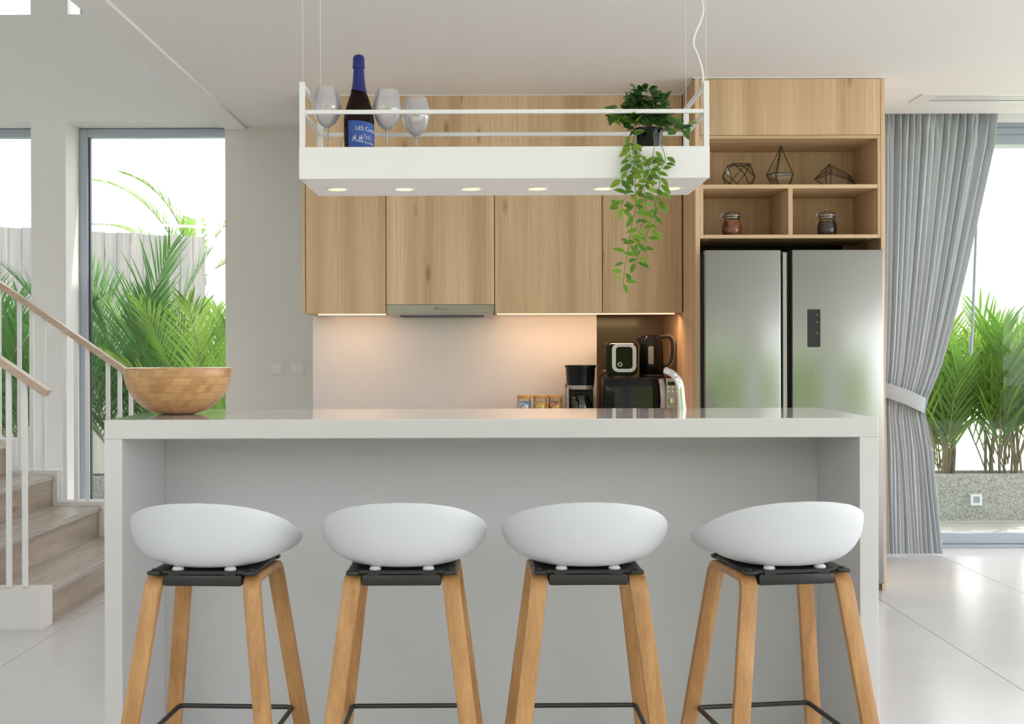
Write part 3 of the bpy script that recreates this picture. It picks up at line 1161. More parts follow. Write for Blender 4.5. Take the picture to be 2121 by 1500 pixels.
bm = B(); box(bm, nx0, nx1, YH+.003, 6.5, 2.112, 2.1325, bev=.0005); mk('shelf', bm, M['oakh'], th, smooth=False)
bm = B(); box(bm, nx0, nx1, YH+.002, 6.5, 1.850, 1.869, bev=.0005); mk('shelf', bm, M['oakh'], th, smooth=False)
bm = B(); box(bm, 1.5555, 1.578, YH+.003, 6.5, 1.869, 2.112, bev=.0005); mk('divider', bm, M['oak'], th, smooth=False)
bm = B(); box(bm, nx0, nx1, 6.5, 6.515, 1.85, 2.373); mk('back_panel', bm, M['oak'], th, smooth=False)
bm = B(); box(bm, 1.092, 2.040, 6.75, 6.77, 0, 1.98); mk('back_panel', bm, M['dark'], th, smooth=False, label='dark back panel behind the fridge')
for px in (1464, 1801):
    q_ = at(px, 497, 6.14)
    bm = B(); lathe(bm, [(0, 1.8455), (.006, 1.846), (.006, 1.850)], q_.x, 6.14, 12); mk('cam_cap', bm, M['silver'], th)

# fridge
fx0, fg0, fg1, fx1 = 1.1025, 1.495, 1.5535, 2.0275
FT = 1.782
fr = thing('refrigerator', 'large side-by-side stainless steel refrigerator in the oak housing', 'refrigerator', (1.565, 6.3, 0))
bm = B(); box(bm, fx0-.01, 2.036, 6.075, 6.72, .03, FT-.012, bev=.004)
mk('body', bm, M['dark'], fr, smooth=False)
for k, (a, b_) in enumerate(((fx0, fg0), (fg1, fx1))):
    bm = B(); box(bm, a, b_, 6.0, 6.066, .05, FT, bev=.006, seg=3)
    dd = mk('door', bm, M['steel'], fr)
    e0, e1 = (b_-.004, b_+.002) if k == 0 else (a-.002, a+.004)
bm = B(); box(bm, fg0+.018, fg1-.018, 6.035, 6.07, .05, FT-.01, bev=.002)
mk('handle_recess', bm, M['silver'], fr, smooth=False, label='grey strip between the two doors')
bm = B(); box(bm, fg0+.001, fg1-.001, 6.06, 6.074, .05, FT-.004)
mk('gasket', bm, M['dark'], fr, smooth=False)
a, b_ = at(1672, 641, 6.0), at(1699, 719, 6.0)
bm = B(); extrude_xz(bm, [((a.x+b_.x)/2+u, (a.z+b_.z)/2+v) for u, v in rrect(b_.x-a.x, a.z-b_.z, .005)], 5.9965, 6.004)
dd2 = mk('control_panel', bm, M['display'], fr, smooth=False, label='black glass control panel')
bm = B()
for py in (652, 668, 690):
    c = at(1692, py, 6.0)
    box(bm, c.x-.006, c.x+.006, 5.9955, 5.9966, c.z-.001, c.z+.001)
mk('marking', bm, M['silver'], dd2, smooth=False)
bm = B(); box(bm, fx0+.01, fx1-.01, 6.03, 6.07, .008, .048)
mk('kick_plate', bm, M['slot'], fr, smooth=False)
for xx in (fx0+.05, fx1-.03):
    bm = B(); lathe(bm, [(0, 0), (.018, 0), (.018, .03), (0, .03)], xx, 6.12, 12); mk('foot', bm, M['black'], fr)

# ------------------------------------------------------------------ things in the niches
def polyhedron(name, label, verts, faces, loc, r=.0023, extra=None, thick=None):
    root = thing(name, label, 'terrarium', loc, 'glass terrariums in the open niche')
    L0 = Vector(loc)
    bm = B()
    done = set()
    for f in faces:
        for i in range(len(f)):
            e = tuple(sorted((f[i], f[(i+1) % len(f)])))
            if e in done:
                continue
            done.add(e)
            tube(bm, [L0+Vector(verts[e[0]]), L0+Vector(verts[e[1]])], r, seg=6)
    for v in verts:
        bmesh.ops.create_icosphere(bm, subdivisions=1, radius=r*1.25, matrix=Matrix.Translation(L0+Vector(v)))
    if extra:
        extra(bm, L0)
    mk('lead_frame', bm, M['blackmetal'], root)
    for f in faces:
        bm = B()
        bm.faces.new([bm.verts.new(L0+Vector(verts[i])) for i in f])
        mk('pane', bm, M['smoke'], root, smooth=False)
    return root


# cuboctahedron-like terrarium resting on a triangular side
def cubocta(rad):
    V_ = []
    for (i, j) in ((0, 1), (0, 2), (1, 2)):
        for a in (-1, 1):
            for b in (-1, 1):
                v = [0, 0, 0]; v[i] = a; v[j] = b
                V_.append(Vector(v)*rad/math.sqrt(2))
    F_ = []
    for n_ in [Vector(d_)*s_ for d_ in ((1, 0, 0), (0, 1, 0), (0, 0, 1)) for s_ in (-1, 1)] + [Vector((a, b, c_)) for a in (-1, 1) for b in (-1, 1) for c_ in (-1, 1)]:
        m_ = max(n_.dot(v) for v in V_)
        on = [i for i in range(12) if abs(n_.dot(V_[i])-m_) < 1e-5]
        c0_ = sum((V_[i] for i in on), Vector())/len(on)
        u_ = (V_[on[0]]-c0_).normalized()
        w_ = n_.normalized().cross(u_)
        F_.append(sorted(on, key=lambda i: math.atan2((V_[i]-c0_).dot(w_), (V_[i]-c0_).dot(u_))))
    return V_, F_


V_, F_ = cubocta(.0925)
rotm = Euler((0, 0, math.radians(-135+9))).to_matrix()
V_ = [rotm @ v for v in V_]
mz = min(v.z for v in V_)
p = at(1530, 380, 6.27)
polyhedron('geometric_terrarium', 'faceted round glass terrarium with black edges, nearest the hanging shelf lamp', [v - Vector((0, 0, mz-.003)) for v in V_], F_, (p.x, 6.27, 2.1325))
# tall diamond
p = at(1618, 380, 6.27)
k_ = 5
vs = [Vector((0, 0, .232))] + [Vector((.078*math.cos(2*PI*i/k_+2.9), .062*math.sin(2*PI*i/k_+2.9), .082)) for i in range(k_)] + [Vector((.046*math.cos(2*PI*i/k_+2.9), .038*math.sin(2*PI*i/k_+2.9), .003)) for i in range(k_)]
fc = [(0, 1+i, 1+(i+1) % k_) for i in range(k_)] + [(1+i, 1+(i+1) % k_, 6+(i+1) % k_, 6+i) for i in range(k_)] + [tuple(range(6, 11))]
polyhedron('geometric_terrarium', 'tall pointed teardrop glass terrarium with a ring on top', vs, fc, (p.x, 6.27, 2.1325),
           extra=lambda bm, L0: tube(bm, [L0+Vector((.007*math.cos(a*PI/6), 0, .241+.007*math.sin(a*PI/6))) for a in range(12)], .0012, seg=5, closed=True))
# lying crystal
p = at(1727, 380, 6.27)
k_ = 5
ax = [Vector((-.105, 0, .052))]
ring1 = [Vector((-.028, .055*math.cos(2*PI*i/k_+.5), .064+.070*math.sin(2*PI*i/k_+.5))) for i in range(k_)]
ring2 = [Vector((.085, .03*math.cos(2*PI*i/k_+.5), .040+.034*math.sin(2*PI*i/k_+.5))) for i in range(k_)]
vs = ax + ring1 + ring2 + [Vector((.122, 0, .016))]
mz = min(v.z for v in vs)
vs = [v - Vector((0, 0, mz-.003)) for v in vs]
fc = [(0, 1+i, 1+(i+1) % k_) for i in range(k_)] + [(1+i, 1+(i+1) % k_, 6+(i+1) % k_, 6+i) for i in range(k_)] + [(11, 6+i, 6+(i+1) % k_) for i in range(k_)]
polyhedron('geometric_terrarium', 'long crystal-shaped glass terrarium lying on its side', vs, fc, (p.x, 6.27, 2.1325))


def clip_jar(px, label, cont, contlab):
    c = at(px, 480, 6.25)
    x, y, z = c.x, 6.25, 1.869
    t = thing('clip_jar', label, 'jar', (x, y, z), 'clip-top jars in the oak niches')
    bm = B(); lathe(bm, [(0, z), (.043, z), (.050, z+.008), (.053, z+.035), (.052, z+.065), (.044, z+.092), (.040, z+.102), (.046, z+.108), (.046, z+.114)], x, y, 28)
    mk('body', bm, M['jarglass'], t)
    bm = B(); lathe(bm, [(0, z+.003), (.041, z+.004), (.048, z+.012), (.0505, z+.035), (.0495, z+.064), (.042, z+.088), (0, z+.091)], x, y, 24)
    mk('contents', bm, cont, t, label=contlab)
    bm = B(); lathe(bm, [(.044, z+.113), (.049, z+.115), (.049, z+.120), (.044, z+.122), (0, z+.122)], x, y, 28)
    mk('seal', bm, M['silver'], t)
    bm = B(); lathe(bm, [(0, z+.122), (.044, z+.122), (.047, z+.127), (.045, z+.133), (.020, z+.137), (.016, z+.143), (0, z+.144)], x, y, 28)
    mk('lid', bm, M['jarglass'], t)
    bm = B()
    tube(bm, [(x+.047*math.cos(a*PI/12), y+.047*math.sin(a*PI/12), z+.106) for a in range(24)], .0016, seg=5, closed=True)
    tube(bm, [(x-.047, y, z+.106), (x-.064, y-.01, z+.110), (x-.060, y-.012, z+.124), (x-.046, y-.008, z+.130), (x-.035, y, z+.135)], .0015, seg=5)
    tube(bm, [(x+.046, y-.01, z+.130), (x+.062, y-.014, z+.126), (x+.054, y-.014, z+.108), (x+.066, y-.016, z+.096), (x+.082, y-.018, z+.074)], .0015, seg=5)
    tube(bm, [(x+.048, y+.01, z+.128), (x+.066, y+.004, z+.118), (x+.060, y, z+.104), (x+.082, y-.018, z+.074)], .0015, seg=5)
    mk('wire_clip', bm, M['chrome'], t)
    return t


clip_jar(1516, 'clip-top glass jar filled with orange brown dried slices', M['orange'], 'dried brown slices')
clip_jar(1713, 'clip-top glass jar filled with dark beans', M['beans'], 'dark beans')

# ------------------------------------------------------------------ appliances on the worktop
WZ = .87
mx0, mx1, my, mzt = .632, 1.048, 6.50, 1.1085
mw = thing('microwave', 'black microwave with a silver handle and control strip on the back worktop', 'microwave', ((mx0+mx1)/2, 6.68, WZ))
bm = B(); box(bm, mx0, mx1, my+.012, 6.86, WZ+.012, mzt, bev=.006, seg=2)
mk('housing', bm, M['black'], mw)
xh = at(1365, 800, my).x
xp = at(1379, 800, my).x
bm = B(); box(bm, mx0+.002, xh, my-.006, my+.012, WZ+.018, mzt-.003, bev=.004, seg=2)
md = mk('door', bm, M['blackgloss'], mw)
bm = B(); box(bm, mx0+.05, xh-.035, my-.0075, my-.005, WZ+.05, mzt-.045, bev=.001)
mk('window', bm, plain('oven_window', (.03, .032, .035), .05), md, smooth=False)
bm = B(); sweep(bm, spline([(xh+.010, my-.004, mzt-.006), (xh+.016, my-.022, mzt-.05), (xh+.019, my-.028, (mzt+WZ)/2), (xh+.016, my-.022, WZ+.06), (xh+.010, my-.004, WZ+.02)], 5), rrect(.030, .008, .003, 2), (1, 0, 0))
mk('handle', bm, M['silver'], md)
bm = B(); box(bm, xp, mx1-.002, my-.005, my+.012, WZ+.018, mzt-.003, bev=.003)
mp_ = mk('control_panel', bm, M['silver'], mw, smooth=False)
bm = B(); box(bm, xp+.010, mx1-.008, my-.0065, my-.0045, mzt-.040, mzt-.020)
mk('display', bm, M['display'], mp_, smooth=False)
for r_ in range(2):
    for c_ in range(3):
        cx = xp+.016+c_*.023; cz = mzt-.053-r_*.022
        bm = B()
        lathe(bm, [(0, 0), (.006, 0), (.006, .003), (.004, .004), (0, .004)], 0, 0, 14)
        bmesh.ops.rotate(bm, verts=bm.verts, cent=(0, 0, 0), matrix=Matrix.Rotation(PI/2, 3, 'X'))
        bmesh.ops.translate(bm, verts=bm.verts, vec=(cx, my-.004, cz))
        mk('button', bm, M['chrome'], mp_)
bm = B()
lathe(bm, [(0, 0), (.020, 0), (.020, .006), (.017, .012), (.015, .014), (0, .014)], 0, 0, 28)
bmesh.ops.rotate(bm, verts=bm.verts, cent=(0, 0, 0), matrix=Matrix.Rotation(PI/2, 3, 'X'))
bmesh.ops.translate(bm, verts=bm.verts, vec=((xp+mx1)/2-.002, my-.004, mzt-.128))
mk('knob', bm, M['chrome'], mp_)
for xx in (mx0+.04, mx1-.04):
    for yy in (my+.05, 6.82):
        bm = B(); lathe(bm, [(0, WZ), (.012, WZ), (.012, WZ+.014), (0, WZ+.014)], xx, yy, 12); mk('foot', bm, M['black'], mw)

# toaster
TY = 6.56
ta, tb = at(1256, 709, TY), at(1322, 779, TY)
tz = mzt
tt = thing('toaster', 'black two-slot toaster with a white oval ring, standing on the microwave', 'toaster', ((ta.x+tb.x)/2, 6.68, tz))
cx, hw = (ta.x+tb.x)/2, (tb.x-ta.x)/2
th_ = ta.z-tz-.012
bm = B(); extrude_xz(bm, [(cx+u, tz+.012+th_/2+v) for u, v in rrect(hw*2, th_, .035, 8)], TY+.012, TY+.27)
es = [e for e in bm.edges if abs(e.verts[0].co.y-e.verts[1].co.y) < 1e-6]
bmesh.ops.bevel(bm, geom=es, offset=.010, segments=3, affect='EDGES')
mk('body', bm, M['blackgloss'], tt)
ra, rb = at(1268, 712, TY), at(1318, 771, TY)
rcx, rcz, rw, rh = (ra.x+rb.x)/2, (ra.z+rb.z)/2, rb.x-ra.x, ra.z-rb.z
bm = B(); ring_xz(bm, [(rcx+u, rcz+v) for u, v in rrect(rw, rh, .035, 6)], [(rcx+u, rcz+v) for u, v in rrect(rw*.70, rh*.77, .018, 6)], TY, TY+.014)
mk('ring', bm, M['white'], tt, smooth=False, label='white oval ring')
bm = B(); extrude_xz(bm, [(rcx+u, rcz+v) for u, v in rrect(rw*.70, rh*.77, .018, 6)], TY+.005, TY+.013)
mk('end_panel', bm, M['blackgloss'], tt, smooth=False)
kx, kz = at(1284, 755, TY).x, at(1284, 755, TY).z
bm = B()
ring_xz(bm, [(kx+.0125*math.cos(a*PI/12), kz+.0125*math.sin(a*PI/12)) for a in range(24)], [(kx+.009*math.cos(a*PI/12), kz+.009*math.sin(a*PI/12)) for a in range(24)], TY-.008, TY+.005)
extrude_xz(bm, [(kx+.009*math.cos(a*PI/12), kz+.009*math.sin(a*PI/12)) for a in range(24)], TY-.006, TY+.005, mat=1)
mk('knob', bm, [M['white'], M['black']], tt, smooth=False)
bm = B(); box(bm, cx-.045, cx-.015, TY+.05, TY+.22, tz+.010+th_, tz+.0125+th_); box(bm, cx+.015, cx+.045, TY+.05, TY+.22, tz+.010+th_, tz+.0125+th_)
mk('slot', bm, M['dark'], tt, smooth=False)
bm = B(); box(bm, cx-hw-.006, cx-hw+.004, TY+.10, TY+.14, tz+.03, tz+.045, bev=.002)
mk('lever', bm, M['silver'], tt, smooth=False)
for sx_ in (-1, 1):
    for yy in (TY+.05, TY+.24):
        bm = B(); lathe(bm, [(0, tz), (.010, tz), (.010, tz+.016), (0, tz+.016)], cx+sx_*hw*.6, yy, 12); mk('foot', bm, M['black'], tt)
bm = B(); tube(bm, spline([(cx-hw+.01, TY+.2, tz+.03), (cx-hw-.02, TY+.12, tz+.008), (cx-hw-.035, TY+.06, tz+.004), (cx-hw-.012, TY+.02, tz+.004), (cx+.0, TY-.02, tz+.004), (cx+hw+.01, TY-.01, tz+.004)], 6), .003, seg=6)
mk('power_cord', bm, M['black'], tt)

# kettle
KY = 6.70
kc = at(1349, 700, KY)
kb, kt = tz, at(1349, 694, KY).z
H_ = kt-kb
ke = thing('kettle', 'black electric kettle with a looped handle, beside the toaster on the microwave', 'kettle', (kc.x, KY, tz))
bm = B(); lathe(bm, [(0, kb), (.072, kb), (.074, kb+.008), (.070, kb+.018), (0, kb+.018)], kc.x, KY, 36)
mk('power_base', bm, M['black'], ke)
bm = B(); lathe(bm, [(0, kb+.018), (.066, kb+.018), (.070, kb+.024), (.068, kb+H_*.55), (.064, kb+H_*.85), (.062, kb+H_*.92)], kc.x, KY, 40)
lathe(bm, [(.062, kb+H_*.92), (.058, kb+H_*.97), (.040, kb+H_), (0, kb+H_+.002)], kc.x, KY, 40)
mk('body', bm, M['blackgloss'], ke)
bm = B()
sp1 = [(kc.x-.050, KY, kb+H_*.66), (kc.x-.090, KY, kb+H_*.935), (kc.x-.050, KY, kb+H_*.95)]
V0 = [bm.verts.new(p_) for p_ in ((kc.x-.058, KY-.024, kb+H_*.70), (kc.x-.058, KY+.024, kb+H_*.70), (kc.x-.088, KY-.006, kb+H_*.93), (kc.x-.088, KY+.006, kb+H_*.93), (kc.x-.045, KY-.030, kb+H_*.945), (kc.x-.045, KY+.030, kb+H_*.945))]
for f in ((0, 2, 4), (1, 5, 3), (0, 1, 3, 2), (2, 3, 5, 4), (0, 4, 5, 1)):
    bm.faces.new([V0[i] for i in f])
bmesh.ops.recalc_face_normals(bm, faces=bm.faces)
mk('spout', bm, M['blackgloss'], ke)
hp = spline([(kc.x+.050, KY, kb+H_*.955), (kc.x+.092, KY, kb+H_*.965), (kc.x+.118, KY, kb+H_*.88), (kc.x+.124, KY, kb+H_*.62), (kc.x+.112, KY, kb+H_*.36), (kc.x+.085, KY, kb+H_*.28), (kc.x+.060, KY, kb+H_*.30)], 6)
bm = B(); sweep(bm, hp, rrect(.026, .020, .007, 3), (0, 1, 0))
hk = mk('handle', bm, M['black'], ke)
bm = B(); sweep(bm, [Vector((kc.x+.02, KY, kb+H_*.64)).lerp(q_, 1.075) for q_ in hp[3:-6]], rrect(.022, .006, .002, 2), (0, 1, 0))
mk('trim', bm, M['silver'], hk)
bm = B(); extrude_xz(bm, [(kc.x-.012+u, kb+H_*.52+v) for u, v in rrect(.030, H_*.42, .008)], KY-.072, KY-.066)
mk('water_window', bm, plain('water_gauge', (.25, .24, .23), .15), ke)

# coffee maker
CYm = 6.56
ca, cb = at(1171, 757, CYm), at(1238, 757, CYm)
cx = (ca.x+cb.x)/2
R_ = (cb.x-ca.x)/2
zt = ca.z
cm = thing('coffee_maker', 'black drip coffee maker with a glass carafe on the back worktop', 'coffee maker', (cx, CYm+.08, WZ))
z1 = at(1200, 799, CYm).z
bm = B(); lathe(bm, [(0, z1), (R_*.84, z1), (R_*.88, z1+.02), (R_*.93, zt-.02), (R_, zt-.005), (R_*.99, zt), (R_*.9, zt+.002), (0, zt+.003)], cx, CYm+.09, 40)
mk('filter_basket', bm, M['blackgloss'], cm)
bm = B(); lathe(bm, [(R_*.70, z1-.026), (R_*.80, z1-.022), (R_*.86, z1), (R_*.5, z1)], cx, CYm+.09, 40)
mk('band', bm, M['silver'], cm, label='silver band')
bm = B(); box(bm, cx-R_*.86, cx+R_*.86, CYm+.14, CYm+.23, WZ, z1+.01, bev=.008, seg=2)
mk('water_tank', bm, M['black'], cm)
bm = B(); box(bm, cx-R_*.88, cx-R_*.74, CYm+.04, CYm+.14, WZ+.02, z1-.015, bev=.004)
mk('side_strut', bm, M['silver'], cm)
bm = B(); lathe(bm, [(0, WZ), (R_*.9, WZ), (R_*.9, WZ+.02), (R_*.8, WZ+.028), (0, WZ+.028)], cx, CYm+.09, 40)
mk('hot_plate', bm, M['black'], cm)
bm = B(); lathe(bm, [(0, WZ+.029), (.052, WZ+.029), (.062, WZ+.05), (.060, WZ+.09), (.042, WZ+.125), (.044, WZ+.132)], cx+.005, CYm+.085, 32)
cf = mk('carafe', bm, thin_glass('carafe_glass', (.45, .48, .46), .12), cm)
bm = B(); lathe(bm, [(0, WZ+.134), (.045, WZ+.132), (.045, WZ+.140), (0, WZ+.145)], cx+.005, CYm+.085, 32)
mk('lid', bm, M['black'], cf)
bm = B(); sweep(bm, spline([(cx-.035, CYm+.05, WZ+.128), (cx-.045, CYm-.01, WZ+.125), (cx-.045, CYm-.015, WZ+.07), (cx-.035, CYm+.03, WZ+.05)], 5), rrect(.022, .012, .004, 2), (1, 0, 0))
mk('handle', bm, M['black'], cf)

# three small jars with bamboo lids
for (px, cont, lab) in ((1086, 'bluewhite', 'small jar of blue and white packets with bamboo lid'), (1119, 'yellow', 'small jar of yellow packets with bamboo lid, middle of three'), (1150, 'redyellow', 'small jar of red and yellow packets next to the coffee maker')):
    JY = 6.62
    c = at(px, 819, JY)
    x, y, top = c.x, JY, c.z
    t = thing('storage_jar', lab, 'jar', (x, y, WZ), 'bamboo lidded jars on the back worktop')
    bm = B(); lathe(bm, [(0, WZ), (.038, WZ), (.040, WZ+.004), (.040, top-.028), (.036, top-.020)], x, y, 28)
    mk('body', bm, M['jarglass'], t)
    bm = B(); lathe(bm, [(0, WZ+.003), (.0375, WZ+.004), (.0375, top-.036), (0, top-.033)], x, y, 20)
    mk('contents', bm, M[cont], t)
    bm = B(); lathe(bm, [(0, top-.020), (.041, top-.020), (.042, top-.017), (.042, top-.003), (.040, top), (0, top)], x, y, 28)
    mk('lid', bm, M['cork'], t)

# ------------------------------------------------------------------ tap on the island
XF_ON = True
ty = 4.66
s_ = F/ty
base = at(1411, 852, ty)
fa = thing('tap', 'curved chrome tap standing at the rear edge of the island', 'tap', (base.x, ty, IT))
def tq(px, py, d=0.): return at(px, py, ty+d)
path = spline([Vector((at(1413, 850, ty).x, ty, IT-.0)), tq(1411, 828), tq(1409, 804), tq(1403, 786), tq(1392, 774, .02), tq(1378, 767, .04)], 6)
rr = [.0165]*len(path)
for i in range(len(path)):
    t_ = i/(len(path)-1)
    rr[i] = .0165 - .003*t_
bm = B(); tube(bm, path, rr, seg=20)
mk('spout', bm, M['chrome'], fa)
e_ = path[-1]
bm = B(); tube(bm, [e_ + Vector((.008, 0, -.004)), e_ + Vector((.004, .0, -.016))], [.010, .009], seg=14)
mk('aerator', bm, M['chrome'], fa)

# ------------------------------------------------------------------ bamboo bowl
BY = 4.40
c = at(369, 763, BY)
rz, rad = c.z, .2005
Hh = rz-IT
prof = []
for i in range(15):
    t_ = i/14
    a = math.acos(1-t_) if t_ < 1 else PI/2
    r_ = .062 + (rad-.062)*math.sin(t_*PI/2)**.80
    prof.append((r_, IT + .002 + Hh*(t_**1.45)*.998))
prof = [(0, IT+.0005), (.058, IT+.0005)] + prof
inner = [(r_-.009, z_+.006) for r_, z_ in prof[2:]][::-1]
inner[0] = (rad-.009, rz)
bm = B(); lathe(bm, prof + inner + [(0, IT+.012)], c.x, BY, 72)
mk('bowl', bm, M['bamboo'], loc=(c.x, BY, IT), label='large laminated bamboo salad bowl on the window end of the island', cat='bowl')

# ------------------------------------------------------------------ light switches
XF_ON = False
for (px0, px1, n, lab) in ((560, 588, 1, 'single rocker wall switch, farther from the cupboards'), (600, 629.5, 2, 'double rocker wall switch, nearer to the cupboards')):
    a, b_ = at(px0, 748, YW), at(px1, 776, YW)
    t = thing('light_switch', lab, 'switch', ((a.x+b_.x)/2, YW, b_.z), 'wall switches')
    bm = B(); box(bm, a.x, b_.x, YW-.009, YW, b_.z, a.z, bev=.002)
    mk('plate', bm, M['wall'], t, smooth=False)
    w_ = (b_.x-a.x)*.62
    xm = (a.x+b_.x)/2
    for k in range(n):
        bm = B(); box(bm, xm-w_/2+k*w_/n+.001, xm-w_/2+(k+1)*w_/n-.001, YW-.0125, YW-.008, b_.z+.016, a.z-.016, bev=.001)
        mk('rocker', bm, M['white'], t, smooth=False)

# ------------------------------------------------------------------ air diffuser in the ceiling
ax0 = 2.41
di = thing('air_vent', 'long white slotted air diffuser in the ceiling before the curtain', 'air vent', (3.5, 6.6, CZ-.006))
bm = B()
Y0, Y1 = 6.475, 6.70
box(bm, ax0, XR-.1, Y0, Y0+.05, CZ-.006, CZ); box(bm, ax0, XR-.1, Y1-.05, Y1, CZ-.006, CZ)
box(bm, ax0, ax0+.09, Y0+.05, Y1-.05, CZ-.006, CZ)
mk('frame', bm, M['white'], di, smooth=False)
bm = B(); box(bm, ax0+.09, XR-.1, Y0+.05, Y1-.05, CZ-.001, CZ)
mk('slot', bm, M['slot'], di, smooth=False)
for k in range(2):
    yy = Y0+.05+.015 + k*.042
    bm = B(); box(bm, ax0+.09, XR-.1, yy+.006, yy+.033, CZ-.006, CZ-.001)
    mk('blade', bm, M['white'], di, smooth=False)

# ------------------------------------------------------------------ curtain
edge_px = [(235, 2061), (300, 2054), (420, 2028), (554, 1998), (660, 1972), (756, 1947), (800, 1930), (825, 1919), (857, 1912), (875, 1917), (938, 1928), (1068, 1941), (1160, 1949)]
CYc = 7.12
ez = []
for py, px in edge_px:
    q_ = at(px, py, CYc)
    ez.append((q_.z, q_.x))


def edge_x(z):
    for (za, xa), (zb, xb) in zip(ez, ez[1:]):
        if zb <= z <= za:
            t_ = (za-z)/(za-zb)
            return xa+(xb-xa)*t_
    return ez[0][1] if z > ez[0][0] else ez[-1][1]


cu = thing('curtain', 'grey blue linen curtain tied back beside the fridge housing', 'curtain', (2.5, CYc, .015))
bm = B()
nu, nz = 420, 70
rs = random.Random(31)
NF = 17
ph = [rs.uniform(-.35, .35) for _ in range(NF+2)]
aw = [rs.uniform(.7, 1.2) for _ in range(NF+2)]
xl = 2.36
rows = []
zs = [.015 + (2.84-.015)*j/nz for j in range(nz+1)]
for z in zs:
    row = []
    xr = edge_x(z)
    pinch = math.exp(-((z-.98)/.28)**2)
    wdt = xr-xl
    amp = .030*(.5+.5*wdt/.68)*(1-.35*pinch) + .012
    for i in range(nu+1):
        u = i/nu
        f = u*NF
        k = int(min(f, NF-1))
        fr_ = f-k
        phs = ph[k]*(1-fr_) + ph[k+1]*fr_
        am = aw[k]*(1-fr_) + aw[k+1]*fr_
        wob = .25*math.sin(z*2.1+k)*(.4+.6*min(1, max(0, z-1)))
        top = max(0, (z-2.42)/.4)
        s1 = math.sin(2*PI*(f+phs*.6) + wob)
        y = CYc + amp*am*(s1*.85 + .25*math.sin(4*PI*f+ph[k]*3)) + top*.012*math.sin(2*PI*f*2.3+z*22)
        # folds lean: distribute folds so the outer part carries wider folds near the top
        uu = u**(1+.12*max(0, min(1, (z-1.2)/1.3)))
        x = xl + wdt*uu + .010*math.cos(2*PI*(f+phs*.6)+wob)*(1-.3*pinch)
        if z < .9:
            x += .004*math.sin(z*5+k)
        if u > .97:
            x = min(x, xr)
        row.append(bm.verts.new((x, y, z)))
    rows.append(row)
for a, b_ in zip(rows, rows[1:]):
    for i in range(nu):
        bm.faces.new((a[i], a[i+1], b_[i+1], b_[i]))
for f in bm.faces:
    f.smooth = True
mk('cloth', bm, M['curtain'], cu)
bm = B()
tp_ = [at(1826, 806, 7.05), at(1850, 813, 7.035), at(1880, 824, 7.03), at(1902, 834, 7.035), at(1914, 840, 7.06)]
tp_.append(tp_[-1]+Vector((.012, .05, -.004)))
tp_.append(tp_[-1]+Vector((-.03, .06, .0)))
tp_.append(Vector((2.36, 7.22, 1.03)))
sweep(bm, spline(tp_, 5), rrect(.088, .006, .002, 2), (0.15, 0, 1))
mk('tieback', bm, M['curtain'], cu)
bm = B(); box(bm, 2.34, 3.9, CYc-.012, CYc+.012, 2.842, 2.858)
mk('track', bm, M['whitemetal'], cu, smooth=False)
# pull rod
wd = thing('pull_rod', 'thin grey curtain pull rod hanging before the sliding door', 'rod', at(2018, 735, 7.30))
bm = B(); tube(bm, [Vector((at(2030, 240, 7.30).x, 7.30, 2.86)), at(2024, 420, 7.30), at(2014, 690, 7.30)], .009, seg=8)
mk('rod', bm, M['alu'], wd)
bm = B(); tube(bm, [at(2014, 688, 7.30), at(2012, 700, 7.30), at(2011, 728, 7.30), at(2010, 736, 7.30)], [.011, .013, .012, .004], seg=10)
mk('handle', bm, M['alu'], wd)

